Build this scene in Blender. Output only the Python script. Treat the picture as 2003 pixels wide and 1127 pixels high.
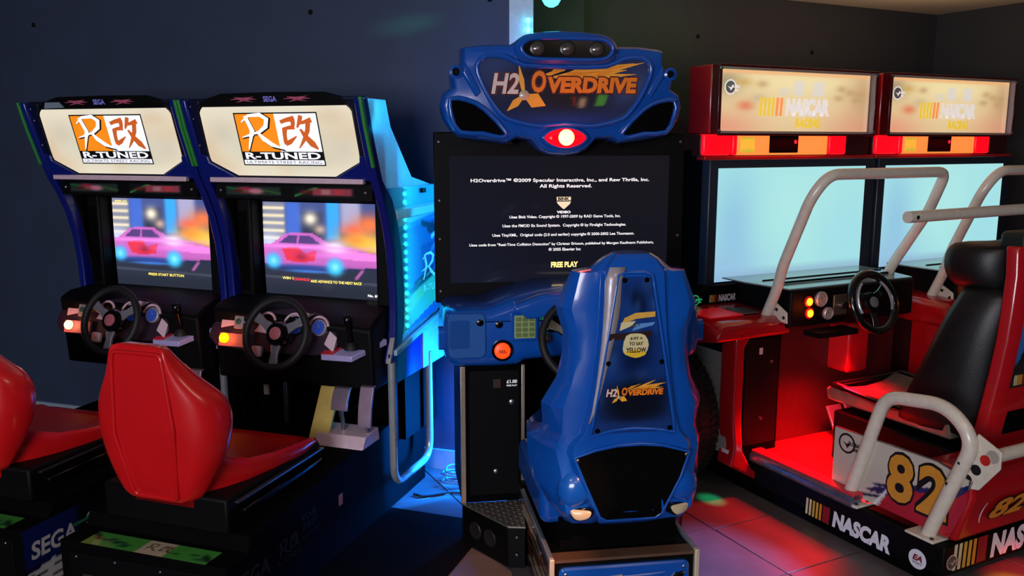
import bpy, bmesh, math, random
import numpy as np
from mathutils import Vector, Matrix
random.seed(7)
D=bpy.data; C=bpy.context.scene.collection; SC=bpy.context.scene
for o in list(D.objects): D.objects.remove(o)
R_=math.radians
# ---------------------------------------------------------------- camera, world, exposure
CAM_H=1.6
cam=D.objects.new('camera',D.cameras.new('camera')); C.objects.link(cam)
cam.data.sensor_width=36; cam.data.lens=36*1680/2003; cam.data.clip_start=.05
cam.location=(0,0,CAM_H); cam.rotation_euler=(R_(90)-math.atan(286/1680),0,0)
SC.camera=cam
SC.view_settings.view_transform='Standard'; SC.view_settings.look='None'
SC.view_settings.exposure=0; SC.view_settings.gamma=1; SC.view_settings.use_curve_mapping=False
W=D.worlds.new('world'); SC.world=W; W.use_nodes=True
W.node_tree.nodes['Background'].inputs[0].default_value=(.35,.45,.8,1)
W.node_tree.nodes['Background'].inputs[1].default_value=.03
def lin(c):
    if isinstance(c,str):
        c=c.lstrip('#'); c=tuple(int(c[i:i+2],16)/255 for i in (0,2,4))
    return tuple((v/12.92 if v<=.04045 else ((v+.055)/1.055)**2.4) for v in c)
def area(name,loc,rot,size,energy,col,shape='RECTANGLE',sy=None,spread=180):
    l=D.lights.new(name,'AREA'); l.shape=shape; l.size=size; l.size_y=sy or size; l.energy=energy; l.color=lin(col); l.spread=R_(spread)
    o=D.objects.new(name,l); C.objects.link(o); o.location=loc; o.rotation_euler=tuple(R_(a) for a in rot); return o
def spot(name,loc,target,energy,col,ang,blend=.3,rad=.02):
    l=D.lights.new(name,'SPOT'); l.energy=energy; l.color=lin(col); l.spot_size=R_(ang); l.spot_blend=blend; l.shadow_soft_size=rad
    o=D.objects.new(name,l); C.objects.link(o); o.location=loc
    o.rotation_euler=(Vector(target)-Vector(loc)).to_track_quat('-Z','Y').to_euler(); return o
# room lighting: unseen dim fill lights added over the aisle, behind and beside the viewer
area('ceiling_fill_a',(-1.3,.5,2.40),(0,0,0),.9,9,'#fff0dc',sy=.5)
area('ceiling_fill_b',(1.4,1.2,2.40),(0,0,0),.9,9,'#ffe8d0',sy=.5)
area('ceiling_fill_c',(.1,-1.2,2.40),(0,0,0),1.2,12,'#e8ecff',sy=.6)
# large soft fill light added far behind the viewer, out of view
area('rear_fill_light',(-2.0,-3.2,1.75),(84,0,-22),2.6,215,'#f4f2ff',sy=1.5)
# party spots hung from the ceiling
spot('party_spot_green_wall',(1.6,2.7,2.40),(-.50,4.12,2.128),420,'#30ffa0',2.4,.9)
spot('party_spot_green_floor',(2.0,1.6,2.36),(.905,3.68,0),1500,'#20ffa0',1.8,.5)
spot('party_spot_violet_floor',(1.7,.9,2.36),(.84,3.03,0),1300,'#b79cff',11,.8)
spot('party_spot_red_floor',(.5,.5,2.36),(1.12,3.08,0),350,'#ff4048',6,.9)
spot('party_spot_warm_floor',(.9,.6,2.36),(-.08,2.95,0),420,'#ffb088',10,.9)
spot('party_spot_yellow_floor',(2.4,.9,2.36),(1.86,2.86,0),1300,'#ffd020',4.5,.6)
spot('party_spot_crimson_floor',(2.6,1.2,2.36),(1.97,2.86,0),1100,'#ff0818',9,.6)
spot('party_spot_green_wash',(1.2,2.6,2.40),(.55,4.75,2.2),60,'#30e080',40,1)
# ---------------------------------------------------------------- materials
MATS={}
def mat(name,col,rough=.5,metal=0,var=.06,scale=40,emit=0,ecol=None,bump=0,coat=0,alpha=1,trans=0,spec=.5):
    if name in MATS: return MATS[name]
    m=D.materials.new(name); m.use_nodes=True; nt=m.node_tree; b=nt.nodes['Principled BSDF']; c=lin(col)
    if trans:
        b.inputs['Transmission Weight'].default_value=trans; b.inputs['IOR'].default_value=1.1
    tc=nt.nodes.new('ShaderNodeTexCoord'); nz=nt.nodes.new('ShaderNodeTexNoise'); nz.inputs['Scale'].default_value=scale
    nz.inputs['Detail'].default_value=3; nt.links.new(tc.outputs['Object'],nz.inputs['Vector'])
    rp=nt.nodes.new('ShaderNodeValToRGB'); rp.color_ramp.elements[0].position=.3; rp.color_ramp.elements[1].position=.7
    rp.color_ramp.elements[0].color=tuple(v*(1-var) for v in c)+(1,); rp.color_ramp.elements[1].color=tuple(min(1,v*(1+var)) for v in c)+(1,)
    nt.links.new(nz.outputs['Fac'],rp.inputs['Fac']); nt.links.new(rp.outputs['Color'],b.inputs['Base Color'])
    b.inputs['Roughness'].default_value=rough; b.inputs['Metallic'].default_value=metal; b.inputs['Specular IOR Level'].default_value=spec
    b.inputs['Coat Weight'].default_value=coat; b.inputs['Coat Roughness'].default_value=.08
    if alpha<1: b.inputs['Alpha'].default_value=alpha
    if emit:
        b.inputs['Emission Color'].default_value=lin(ecol or col)+(1,); b.inputs['Emission Strength'].default_value=emit
    if bump:
        bp=nt.nodes.new('ShaderNodeBump'); bp.inputs['Strength'].default_value=bump; bp.inputs['Distance'].default_value=.003
        nt.links.new(nz.outputs['Fac'],bp.inputs['Height']); nt.links.new(bp.outputs['Normal'],b.inputs['Normal'])
    MATS[name]=m; return m
def paintmat(name,emit=0,rough=.35,coat=0):
    if name in MATS: return MATS[name]
    m=D.materials.new(name); m.use_nodes=True; nt=m.node_tree; b=nt.nodes['Principled BSDF']
    a=nt.nodes.new('ShaderNodeAttribute'); a.attribute_name='Col'
    if emit:
        b.inputs['Base Color'].default_value=(.004,.004,.005,1)
        nt.links.new(a.outputs['Color'],b.inputs['Emission Color']); b.inputs['Emission Strength'].default_value=emit
    else: nt.links.new(a.outputs['Color'],b.inputs['Base Color'])
    b.inputs['Roughness'].default_value=rough; b.inputs['Coat Weight'].default_value=coat; b.inputs['Coat Roughness'].default_value=.05
    MATS[name]=m; return m
BLK=mat('black_plastic','#050506',.55,bump=.05,spec=.14); GBLK=mat('gloss_black','#060608',.15)
MBLK=mat('matte_black','#030304',.8,spec=.06); RUB=mat('black_rubber','#0d0d0e',.6,bump=.1,scale=90)
NAVY=mat('navy_plastic','#0a1a6e',.28,coat=.3); GREEN=mat('green_trim','#2f8a3a',.4)
BLUE=mat('blue_fibreglass','#0d50ae',.22,coat=.6,var=.05,scale=6); RED=mat('red_fibreglass','#c81418',.26,coat=.4,scale=8)
RED2=mat('red_gloss_panel','#a81018',.22,coat=.5,scale=8); WHT=mat('white_paint','#d8d2c4',.3,coat=.3)
CHR=mat('chrome_tube','#c4ccd2',.22,.6); STEEL=mat('brushed_steel','#9a9aa2',.35,1,bump=.06,scale=120); SILV=mat('silver_plastic','#b8b4b8',.35,.5)
# ---------------------------------------------------------------- mesh helpers
def empty(name,loc=(0,0,0),head=0,label=None,cat=None,group=None):
    o=D.objects.new(name,None); C.objects.link(o); o.location=loc; o.rotation_euler=(0,0,-R_(head)); o.empty_display_size=.1
    tag(o,label,cat,group); return o
def tag(o,label=None,cat=None,group=None,kind=None):
    if label: o['label']=label
    if cat: o['category']=cat
    if group: o['group']=group
    if kind: o['kind']=kind
    return o
class B:
    def __init__(s): s.v=[]; s.f=[]
    def add(s,vs,fs):
        n=len(s.v); s.v+= [tuple(map(float,p)) for p in vs]; s.f+=[tuple(i+n for i in f) for f in fs]; return s
    def box(s,x0,x1,y0,y1,z0,z1):
        return s.add([(x0,y0,z0),(x1,y0,z0),(x1,y1,z0),(x0,y1,z0),(x0,y0,z1),(x1,y0,z1),(x1,y1,z1),(x0,y1,z1)],
          [(3,2,1,0),(4,5,6,7),(0,1,5,4),(1,2,6,5),(2,3,7,6),(3,0,4,7)])
    def loft(s,rings,cap=True,closed=True):
        n=len(rings[0]); vs=[p for r in rings for p in r]; fs=[]
        for i in range(len(rings)-1):
            for j in range(n if closed else n-1):
                k=(j+1)%n; fs.append((i*n+j,i*n+k,(i+1)*n+k,(i+1)*n+j))
        if cap: fs+= [tuple(range(n))[::-1],tuple((len(rings)-1)*n+j for j in range(n))]
        return s.add(vs,fs)
    def prism(s,poly,fr,d0,d1):   # fr=(origin,ux,uy): 2-D outline in a frame, thickness along ux x uy
        return s.loft([[P(fr,p[0],p[1],d0) for p in poly],[P(fr,p[0],p[1],d1) for p in poly]])
    def pillow(s,poly,fr,levels): # levels: (depth, inset)
        return s.loft([[P(fr,p[0],p[1],d) for p in offset(poly,i)] for d,i in levels])
    def tube(s,path,r,n=10,closed=False,rr=None):
        path=[Vector(p) for p in path]; m=len(path); rings=[]; prev=None
        for i,p in enumerate(path):
            a=path[(i-1)%m] if (closed or i>0) else p; b=path[(i+1)%m] if (closed or i<m-1) else p
            t=(b-a).normalized()
            if prev is None:
                u=t.orthogonal().normalized()
            else:
                u=(prev-t*prev.dot(t)).normalized()
            prev=u; w=t.cross(u); q=rr[i] if rr else r
            rings.append([p+u*(math.cos(2*math.pi*k/n)*q)+w*(math.sin(2*math.pi*k/n)*q) for k in range(n)])
        if closed: rings.append(rings[0])
        return s.loft(rings,cap=not closed)
    def lathe(s,prof,o,ax=(0,0,1),n=24):   # prof: (radius, height along axis)
        ax=Vector(ax).normalized(); u=ax.orthogonal().normalized(); w=ax.cross(u); o=Vector(o)
        return s.loft([[o+ax*h+(u*math.cos(2*math.pi*k/n)+w*math.sin(2*math.pi*k/n))*max(r,1e-4) for k in range(n)] for r,h in prof])
    def grid(s,fn,nu,nv):
        vs=[fn(i/nu,j/nv) for j in range(nv+1) for i in range(nu+1)]; a=nu+1
        return s.add(vs,[(j*a+i,j*a+i+1,(j+1)*a+i+1,(j+1)*a+i) for j in range(nv) for i in range(nu)])
    def build(s,name,m,parent=None,bev=0,seg=2,smooth=None,sub=0,label=None,solid=0,recalc=True):
        me=D.meshes.new(name); me.from_pydata(s.v,[],s.f)
        if recalc:
            bm=bmesh.new(); bm.from_mesh(me); bmesh.ops.recalc_face_normals(bm,faces=bm.faces); bm.to_mesh(me); bm.free()
        me.materials.append(m); o=D.objects.new(name,me); C.objects.link(o); o.parent=parent
        if solid: q=o.modifiers.new('s','SOLIDIFY'); q.thickness=solid; q.offset=0
        if bev: q=o.modifiers.new('b','BEVEL'); q.width=bev; q.segments=seg; q.limit_method='ANGLE'; q.angle_limit=R_(35)
        if sub: q=o.modifiers.new('u','SUBSURF'); q.levels=q.render_levels=sub
        if smooth is None: smooth = 40 if bev or sub else 0
        if smooth:
            for p in me.polygons: p.use_smooth=True
            if not sub: me.set_sharp_from_angle(angle=R_(smooth))
        if label: o['label']=label
        return o
def P(fr,a,b,d=0):
    o,ux,uy=(Vector(t) for t in fr); return o+ux*a+uy*b+ux.cross(uy)*d
def offset(poly,d):
    if not d: return list(poly)
    n=len(poly); A=sum(poly[i][0]*poly[(i+1)%n][1]-poly[(i+1)%n][0]*poly[i][1] for i in range(n)); sg=1 if A>0 else -1; out=[]
    for i in range(n):
        a=Vector(poly[i-1]).to_2d(); p=Vector(poly[i]).to_2d(); b=Vector(poly[(i+1)%n]).to_2d()
        e1=(p-a).normalized(); e2=(b-p).normalized(); n1=Vector((-e1.y,e1.x))*sg; n2=Vector((-e2.y,e2.x))*sg
        k=max(.5,1+n1.dot(n2)); q=p+(n1+n2)*(d/k); out.append((q.x,q.y))
    return out
def spline(pts,k=4,closed=True):
    n=len(pts); out=[]; pts=[np.array(p,float) for p in pts]
    for i in range(n if closed else n-1):
        p0,p1,p2,p3=(pts[(i+t)%n] if closed else pts[min(max(i+t,0),n-1)] for t in (-1,0,1,2))
        for j in range(k):
            t=j/k; out.append(tuple(.5*((2*p1)+(-p0+p2)*t+(2*p0-5*p1+4*p2-p3)*t*t+(-p0+3*p1-3*p2+p3)*t**3)))
    if not closed: out.append(tuple(pts[-1]))
    return out
def fillet(pts,rads,n=6):   # polyline with rounded corners (3-D)
    pts=[Vector(p) for p in pts]; out=[pts[0]]
    for i in range(1,len(pts)-1):
        p=pts[i]; a=(pts[i-1]-p); b=(pts[i+1]-p); r=rads if not isinstance(rads,(list,tuple)) else rads[i-1]
        r=min(r,a.length*.48,b.length*.48); s=p+a.normalized()*r; e=p+b.normalized()*r
        out+=[(1-t)**2*s+2*t*(1-t)*p+t*t*e for t in (k/n for k in range(n+1))]
    return out+[pts[-1]]
def mirror(half): return list(half)+[(-x,y) for x,y in half[::-1] if abs(x)>1e-6]
def circ(cx,cy,r,n=20,ry=None): return [(cx+r*math.cos(2*math.pi*k/n),cy+(ry or r)*math.sin(2*math.pi*k/n)) for k in range(n)]
def rrect(x0,x1,y0,y1,r,n=4):
    o=[]
    for cx,cy,a in ((x1-r,y1-r,0),(x0+r,y1-r,90),(x0+r,y0+r,180),(x1-r,y0+r,270)):
        o+=[(cx+r*math.cos(R_(a+90*k/n)),cy+r*math.sin(R_(a+90*k/n))) for k in range(n+1)]
    return o
_T=0
def text(name,s,m,parent,fr,w=None,h=.02,shear=0,bold=0,d=.0006,label=None,cx=0,cy=0):
    cu=D.curves.new('t','FONT'); cu.body=s; cu.shear=shear; cu.offset=bold; cu.resolution_u=3; cu.align_x='CENTER'
    o=D.objects.new('t',cu); C.objects.link(o); bpy.context.view_layer.update()
    me=D.meshes.new_from_object(o.evaluated_get(bpy.context.evaluated_depsgraph_get())); D.objects.remove(o); D.curves.remove(cu)
    n=len(me.vertices); a=np.empty(n*3); me.vertices.foreach_get('co',a); a=a.reshape(-1,3)
    lo=a.min(0); hi=a.max(0); sy=h/(hi[1]-lo[1]); sx=(w/(hi[0]-lo[0])) if w else sy
    xs=(a[:,0]-(lo[0]+hi[0])/2)*sx+cx; ys=(a[:,1]-(lo[1]+hi[1])/2)*sy+cy
    me.name=name; me.vertices.foreach_set('co',np.array([tuple(P(fr,x,y,d)) for x,y in zip(xs,ys)]).ravel()); me.update()
    me.materials.clear(); me.materials.append(m); q=D.objects.new(name,me); C.objects.link(q); q.parent=parent
    if label: q['label']=label
    return q
def stroke(pts,ws):
    pts=[Vector(p).to_2d() for p in pts]; L=[];Rr=[]
    for i,p in enumerate(pts):
        t=(pts[min(i+1,len(pts)-1)]-pts[max(i-1,0)]).normalized(); nn=Vector((-t.y,t.x))*(ws[i]/2)
        L.append(tuple(p+nn)); Rr.append(tuple(p-nn))
    return L+Rr[::-1]
def inked(name,polys,m,parent,fr,w=1,h=1,cx=0,cy=0,d0=.0004,d1=.001,label=None):
    b=B()
    for p in polys: b.prism([(cx+(x-.5)*w,cy+(y-.5)*h) for x,y in p],fr,d0,d1)
    return b.build(name,m,parent,label=label)
def painted(name,m,parent,fr,x0,x1,y0,y1,nx,ny,fn,d=0,label=None,poly=None):
    # coloured grid: print or screen picture; fn(u,v)->sRGB arrays
    U,V=np.meshgrid(np.linspace(0,1,nx+1),np.linspace(0,1,ny+1)); col=np.clip(fn(U,V),0,1)
    b=B(); pos=poly or (lambda u,v:(x0+(x1-x0)*u,y0+(y1-y0)*v))
    b.v=[tuple(P(fr,*pos(u,v),d)) for u,v in zip(U.ravel(),V.ravel())]; a=nx+1
    b.f=[(j*a+i,j*a+i+1,(j+1)*a+i+1,(j+1)*a+i) for j in range(ny) for i in range(nx)]
    o=b.build(name,m,parent,label=label,recalc=False)
    at=o.data.color_attributes.new('Col','FLOAT_COLOR','POINT'); c=col.reshape(-1,3)
    l=np.where(c<=.04045,c/12.92,((c+.055)/1.055)**2.4); at.data.foreach_set('color',np.hstack([l,np.ones((len(l),1))]).ravel()); return o
class Img:   # tiny painter for print and screen pictures
    def __init__(s,U,V,bg): s.U,s.V=U,V; s.c=np.ones(U.shape+(3,))*np.array(bg)/255
    def mix(s,a,col): a=np.clip(a,0,1)[...,None]; s.c=s.c*(1-a)+a*np.array(col)/255; return s
    def blob(s,u,v,ru,rv,col,k=1,p=2): return s.mix(k*np.exp(-(((s.U-u)/ru)**2+((s.V-v)/rv)**2)**(p/2)),col)
    def rect(s,u0,u1,v0,v1,col,k=1,e=.01):
        sm=lambda t:1/(1+np.exp(-np.clip(t/e*3,-50,50))); return s.mix(k*sm(s.U-u0)*sm(u1-s.U)*sm(s.V-v0)*sm(v1-s.V),col)
    def line(s,a,b,w,col,k=1):
        a=np.array(a);b=np.array(b);d=b-a;L=(d@d); t=np.clip(((s.U-a[0])*d[0]+(s.V-a[1])*d[1])/L,0,1)
        r=np.hypot(s.U-a[0]-t*d[0],s.V-a[1]-t*d[1]); return s.mix(k*np.exp(-(r/w)**4),col)
    def poly(s,pts,col,k=1):
        x,y=s.U,s.V; ins=np.zeros(x.shape,bool); n=len(pts)
        for i in range(n):
            x1,y1=pts[i]; x2,y2=pts[(i+1)%n]
            if y1==y2: continue
            c=((y1>y)!=(y2>y))&(x<(x2-x1)*(y-y1)/(y2-y1)+x1); ins^=c
        return s.mix(ins*k,col)
FRONT=lambda x,y,z:((x,y,z),(1,0,0),(0,0,1))       # outline seen from the player's side; normal is -y
LEFT=lambda x,y,z:((x,y,z),(0,-1,0),(0,0,1))       # seen from the left; normal is -x
RIGHT=lambda x,y,z:((x,y,z),(0,1,0),(0,0,1))       # seen from the right; normal is +x
TOP=lambda x,y,z:((x,y,z),(1,0,0),(0,1,0))         # seen from above; normal is +z
def torus(b,o,ax,Rr,r,n=36,m=10,fl=1):
    ax=Vector(ax).normalized(); u=ax.orthogonal().normalized(); w=ax.cross(u); o=Vector(o)
    return b.tube([o+(u*math.cos(2*math.pi*k/n)+w*math.sin(2*math.pi*k/n))*Rr for k in range(n)],r,m,closed=True)
def screws(parent,name,pts,ax,r,m): 
    for p in pts: B().lathe([(r,0),(r,.002),(r*.6,.004)],p,ax,10).build(name,m,parent,smooth=30)
# ---------------------------------------------------------------- the room
WNAVY=mat('navy_wall_paint','#303b52',.6,var=.08,scale=5,bump=.04); WDARK=mat('charcoal_wall_paint','#2a2a2c',.7,var=.08,scale=5,bump=.04)
CEIL=mat('cream_ceiling_paint','#b9aa98',.8); TILE=mat('grey_floor_tile','#5a5252',.38,var=.12,scale=7,bump=.03); GROUT=mat('dark_grout','#1b1817',.8)
PALE=mat('pale_pillar_paint','#c8d4d0',.6); SKIRT=mat('pale_skirting','#8fa3ad',.5)
def struct(name,b,m,loc=(0,0,0),head=0,label=None):
    o=b.build(name,m); o.location=loc; o.rotation_euler=(0,0,-R_(head)); o['kind']='structure'
    if label: o['label']=label
    return o
NH=-27.; NO=(1.36,3.25,0); nr=Vector((math.cos(R_(NH)),-math.sin(R_(NH)),0)); nd=Vector((math.sin(R_(NH)),math.cos(R_(NH)),0))  # placement here and machine outlines below are baked from image pixel positions
RH=18.3
fl=struct('floor',B().box(-4.6,3.4,-3,3.1,-.06,-.006),GROUT,NO,NH,'dark tiled arcade floor')
tm=None; ts=.42
for i in range(-9,7):
    for j in range(-5,5):
        x0=-.40+ts*i; y0=-.073+ts*j; w=Vector(NO)+nr*(x0+.21)+nd*(y0+.21)
        if not (-2.7<w.x<2.9 and 2.0<w.y<5.3): continue
        if tm is None:
            t=B().box(.0025,ts-.0025,.0025,ts-.0025,-.008,0).build('tile',TILE,fl,bev=.0015,seg=1); tm=t.data
        else:
            t=D.objects.new('tile',tm); C.objects.link(t); t.parent=fl
            q=t.modifiers.new('b','BEVEL'); q.width=.0015; q.segments=1
        t.location=(x0,y0,-.0004*((i*7+j*3)%3))
wl=struct('wall_left',B().box(-4.6,0,0,.08,0,2.45),WNAVY,(-.012,3.951,0),RH)
for x,z in ((-.09,2.225),(-1.0,2.21),(-2.7,2.22)): B().lathe([(.012,0),(.012,.004),(.006,.008)],(x,0,z),(0,-1,0),12).build('bolt',BLK,wl,smooth=30)
wc=struct('wall_centre',B().box(-.62,-.30,1.60,1.8,0,2.45),WDARK,NO,NH)
wb=struct('wall_back',B().box(-1.2,2.7,1.81,1.9,0,2.45),WDARK,NO,NH)
for x,z in ((.6,2.2),(1.5,2.15)): B().lathe([(.012,0),(.012,.004),(.006,.008)],(x,1.81,z),(0,-1,0),12).build('bolt',BLK,wb,smooth=30)
struct('wall_right',B().box(2.64,2.72,-3,1.81,0,2.45),WDARK,NO,NH)
struct('ceiling',B().box(-4.6,3.4,-3,3.1,2.45,2.5),CEIL,NO,NH)
struct('trim_1',B().box(-.012,.094,3.94,4.7,0,2.45),PALE,label='pale corner pillar beside the navy wall')
struct('baseboard_left',B().box(-4.6,-.0,-.016,-.001,0,.10),SKIRT,(-.012,3.951,0),RH)
# black floor mat under the two sports-car racers
fm=B(); fm.prism(rrect(-3.2,.0,-2.4,.0,.03),TOP(0,0,0),0,.004); fmo=fm.build('floor_mat',mat('black_mat','#0a0a0b',.9,bump=.3,scale=300,spec=.05))
fmo.location=(-.085,3.43,.001); fmo.rotation_euler=(0,0,-R_(19)); tag(fmo,'thin black floor mat under the two red-seated racers','mat')
# LED strip on the pillar
CY=mat('cyan_led','#20e8ff',.4,emit=40,ecol='#20d8ff')
led=empty('led_strip',(.072,3.936,0),0,'vertical cyan LED strip on the pale corner pillar','light strip')
B().box(-.008,.008,-.004,.003,.08,2.14).build('backing',mat('led_tape','#dfe8ea',.5),led)
for k in range(50): 
    z=.12+k*.041
    if k==0: l0=B().lathe([(.0105,0),(.0105,.003),(.006,.007)],(0,-.004,0),(0,-1,0),10).build('led',CY,led,smooth=40)
    else: l0=D.objects.new('led',l0.data); C.objects.link(l0); l0.parent=led
    l0.location=(0,0,z)
for k,(z,e,tl,hd_) in enumerate(((.34,95,35,-55),(1.0,5,0,-35),(1.55,6,0,-35),(1.95,5,0,-35))):
    l=D.lights.new('led_glow','AREA'); l.shape='RECTANGLE'; l.size=.02; l.size_y=.5; l.energy=e; l.color=lin('#0a78ff' if k==0 else '#10b0ff')
    o=D.objects.new('led_glow',l); C.objects.link(o); o.parent=led; o.location=(-.004,-.06,z); o.rotation_euler=(R_(-90+tl),0,R_(hd_))
# round party lamp
pl=empty('party_lamp',(.178,4.05,2.25),0,'round glowing cyan lamp hanging above the blue powerboat machine','lamp')
B().lathe([(.001,.2),(.012,.2),(.012,.1),(.05,.09),(.05,0)],(0,0,0)).build('housing',BLK,pl,smooth=40)
B().lathe([(.044,.0),(.042,-.02),(.03,-.04),(.012,-.05),(.001,-.052)],(0,0,.002)).build('lens',mat('cyan_lens','#60f0ff',.3,emit=5,ecol='#40e8ff'),pl,smooth=60)
# power cables on the floor
cb=B().tube(spline([(-.45,3.72,.008),(-.43,3.71,.008),(-.4,3.70,.008),(-.28,3.74,.008),(-.15,3.72,.008),(.05,3.8,.008)],6,False),.006,8).build('power_cable',RUB,smooth=60)
tag(cb,'black power cable lying behind the blue powerboat machine','cable')
pts=[]
for k in range(70):
    a=k*.36; r=.075+.012*math.sin(k*.9); pts.append((-.255+r*math.cos(a)*.9,3.86+r*math.sin(a)*.8,.008+.0011*k))
cb=B().tube(pts,.005,6).build('coiled_cable',mat('blue_grey_cable','#5a7a98',.5),smooth=60); tag(cb,'coiled pale cable on the floor by the skirting','cable')
# ---------------------------------------------------------------- sports-car racer with red bucket seat (two of them)
def street_picture(U,V,sh=0):
    u=U-sh; I=Img(u,V,(38,44,70)); I.U=u
    I.rect(-1,2,.52,2,(70,84,140),1,.03); I.rect(.0,.2,.55,1.0,(150,150,160),.8,.02)
    for k in range(5): I.rect(-.02,.19,.60+k*.08,.63+k*.08,(250,232,190),.9,.01)
    I.rect(.21,.33,.5,1.0,(70,110,210),.9,.02); I.rect(.35,.52,.5,.9,(40,46,60),.8,.03)
    I.blob(.42,.83,.06,.07,(255,240,215)); I.blob(.5,.72,.05,.05,(230,190,170),.8)
    I.rect(.56,.67,.62,1.05,(60,170,250),.95,.02); I.rect(.68,.85,.7,1.05,(190,185,215),.8,.03)
    I.blob(.80,.72,.12,.07,(230,90,80)); I.blob(.92,.79,.12,.1,(240,120,70)); I.blob(.86,.6,.18,.1,(255,190,60)); I.blob(.97,.55,.12,.08,(255,200,90)); I.blob(.78,.62,.1,.05,(240,140,60),.8)
    I.blob(.05,.55,.12,.12,(220,225,255),.8)
    I.poly([(-.1,.36),(-.1,.53),(.07,.55),(.20,.67),(.43,.68),(.58,.57),(.86,.51),(1.1,.45),(1.1,.35),(.78,.32),(.5,.29),(.1,.31)],(206,104,196),.92); I.poly([(.13,.56),(.22,.645),(.41,.655),(.50,.565)],(66,56,110),.85); I.line((.30,.56),(.31,.65),.008,(206,104,196)); I.poly([(.5,.54),(.9,.49),(1.1,.44),(1.1,.39),(.7,.42)],(228,140,214),.8)
    I.poly([(.16,.5),(.30,.54),(.36,.46),(.47,.5),(.44,.38),(.30,.36),(.2,.38)],(226,50,66),.9); I.blob(.33,.43,.05,.04,(120,30,60),.7); I.blob(.62,.54,.1,.07,(255,235,255),.95); I.blob(.75,.45,.3,.03,(250,130,230),.9); I.blob(.4,.53,.5,.02,(255,150,245),.8)
    I.rect(-1,2,-1,.31,(44,50,66),1,.04); I.blob(.35,.31,.35,.03,(40,70,150),.9,3); I.blob(.4,.27,.22,.015,(70,130,230),.9,3)
    I.blob(.08,.37,.07,.085,(60,190,250),1,4); I.blob(.62,.33,.075,.095,(60,200,250),1,4); I.blob(.62,.33,.03,.04,(150,230,255),.9); I.blob(.08,.37,.03,.04,(140,225,255),.9)
    I.line((-.05,.2),(1.1,.16),.012,(80,86,100),.7); I.line((.85,.3),(.8,.22),.015,(220,110,200),.7); I.rect(-1,2,-1,.12,(34,38,48),.6,.06)
    return I.c
KANJI=[stroke([(.04,.80),(.22,.86),(.46,.90)],[0.102,0.116,0.160]),stroke([(.40,.90),(.40,.76),(.36,.60)],[0.145,0.116,0.087]),stroke([(.08,.60),(.24,.64),(.42,.66)],[0.087,0.102,0.131]),
 stroke([(.13,.62),(.10,.44),(.09,.26),(.12,.18)],[0.145,0.116,0.116,0.145]),stroke([(.08,.19),(.22,.24),(.44,.40)],[0.145,0.131,0.029]),
 stroke([(.66,.98),(.60,.82),(.50,.64)],[0.116,0.116,0.043]),stroke([(.56,.76),(.74,.80),(.94,.86)],[0.072,0.102,0.145]),
 stroke([(.84,.80),(.78,.56),(.64,.30),(.46,.06)],[0.131,0.131,0.102,0.029]),stroke([(.58,.60),(.70,.38),(.86,.18),(1.0,.03)],[0.058,0.145,0.189,0.043])]
RLET=[stroke([(.20,.95),(.32,.55),(.12,.02)],[.10,.13,.03]),stroke([(.06,.78),(.3,.96),(.62,.98),(.78,.86),(.72,.66),(.5,.50),(.2,.44)],[.03,.08,.11,.13,.12,.08,.03]),
 stroke([(.46,.50),(.6,.32),(.8,.16),(1.08,.04)],[.05,.13,.12,.02]),stroke([(.0,.36),(.2,.42),(.34,.44)],[.02,.06,.05])]
LCRE=paintmat('backlit_cream_print',.92,.4); INK=mat('black_ink','#050505',.5); PICT=paintmat('tube_screen_picture',1.25,.12)
LOR=mat('backlit_orange','#e8801a',.4,emit=.75,ecol='#f08a14'); LWH=mat('backlit_white','#e8e8ee',.4,emit=.85,ecol='#e4e8f0'); LBR=mat('backlit_burnt_orange','#c85a20',.4,emit=.55,ecol='#d0682a')
PRINT=paintmat('printed_vinyl',0,.25,1); YTX=mat('screen_yellow','#ffe860',.5,emit=1.2,ecol='#ffe060'); WTX=mat('screen_white','#ffffff',.5,emit=1.1); RTX=mat('screen_red','#ff3030',.5,emit=1.1)
def cream(U,V):
    I=Img(U,V,(238,226,200)); rs=np.random.RandomState(4)
    for k in range(26): I.blob(rs.rand(),rs.rand(),.06+.1*rs.rand(),.1+.15*rs.rand(),[(226,190,150),(214,214,190),(246,240,222),(206,196,176)][k%4],.5)
    I.rect(-1,2,-1,.12,(245,236,214),.5,.08); I.blob(.5,1.05,.8,.2,(250,240,220),.6); return I.c
def street_side(U,V):     # printed art on the cabinet flank
    I=Img(U,V,(34,100,170))
    I.rect(-1,2,.86,2,(70,170,220),1); I.rect(-1,2,.74,.86,(120,205,225),1,.005); I.line((-.1,.70),(1.1,.78),.02,(40,120,190))
    I.poly([(0,.0),(1,.12),(1,.3),(.6,.34),(.2,.26),(0,.3)],(90,200,160)); I.poly([(.1,.1),(.5,.2),(.4,.26),(.1,.2)],(140,220,120),.7)
    for a,b,w in (((.2,.26),(.95,.34),.02),((.55,.72),(1.0,.62),.025),((.65,.66),(.98,.55),.02),((.3,.3),(.7,.36),.015),((.75,.7),(.8,.6),.02)): I.line(a,b,w,(16,40,70),.9)
    I.line((.72,.6),(.98,.66),.02,(190,240,250),.9); I.line((.7,.5),(.95,.6),.02,(190,240,250),.9)
    I.rect(.48,.98,.36,.56,(20,70,140),.6,.01); return I.c
def base_side(U,V):
    I=Img(U,V,(10,12,18)); I.rect(-.1,.42,.42,1.1,(18,30,90),.9,.06)
    I.poly([(.3,.72),(.62,.80),(1,.98),(1,.52),(.8,.6),(.7,.55),(.55,.72)],(40,120,80))
    for p in ([(0,.36),(.2,.44),(.4,.40),(.12,.30)],[(0,.16),(.1,.28),(.36,.36),(.42,.30),(.2,.2)],[(0,0),(.02,.10),(.26,.2),(.3,.14),(.1,.0)],[(.2,.38),(.42,.44),(.43,.36)]): I.poly(p,(190,184,180))
    return I.c
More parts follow.
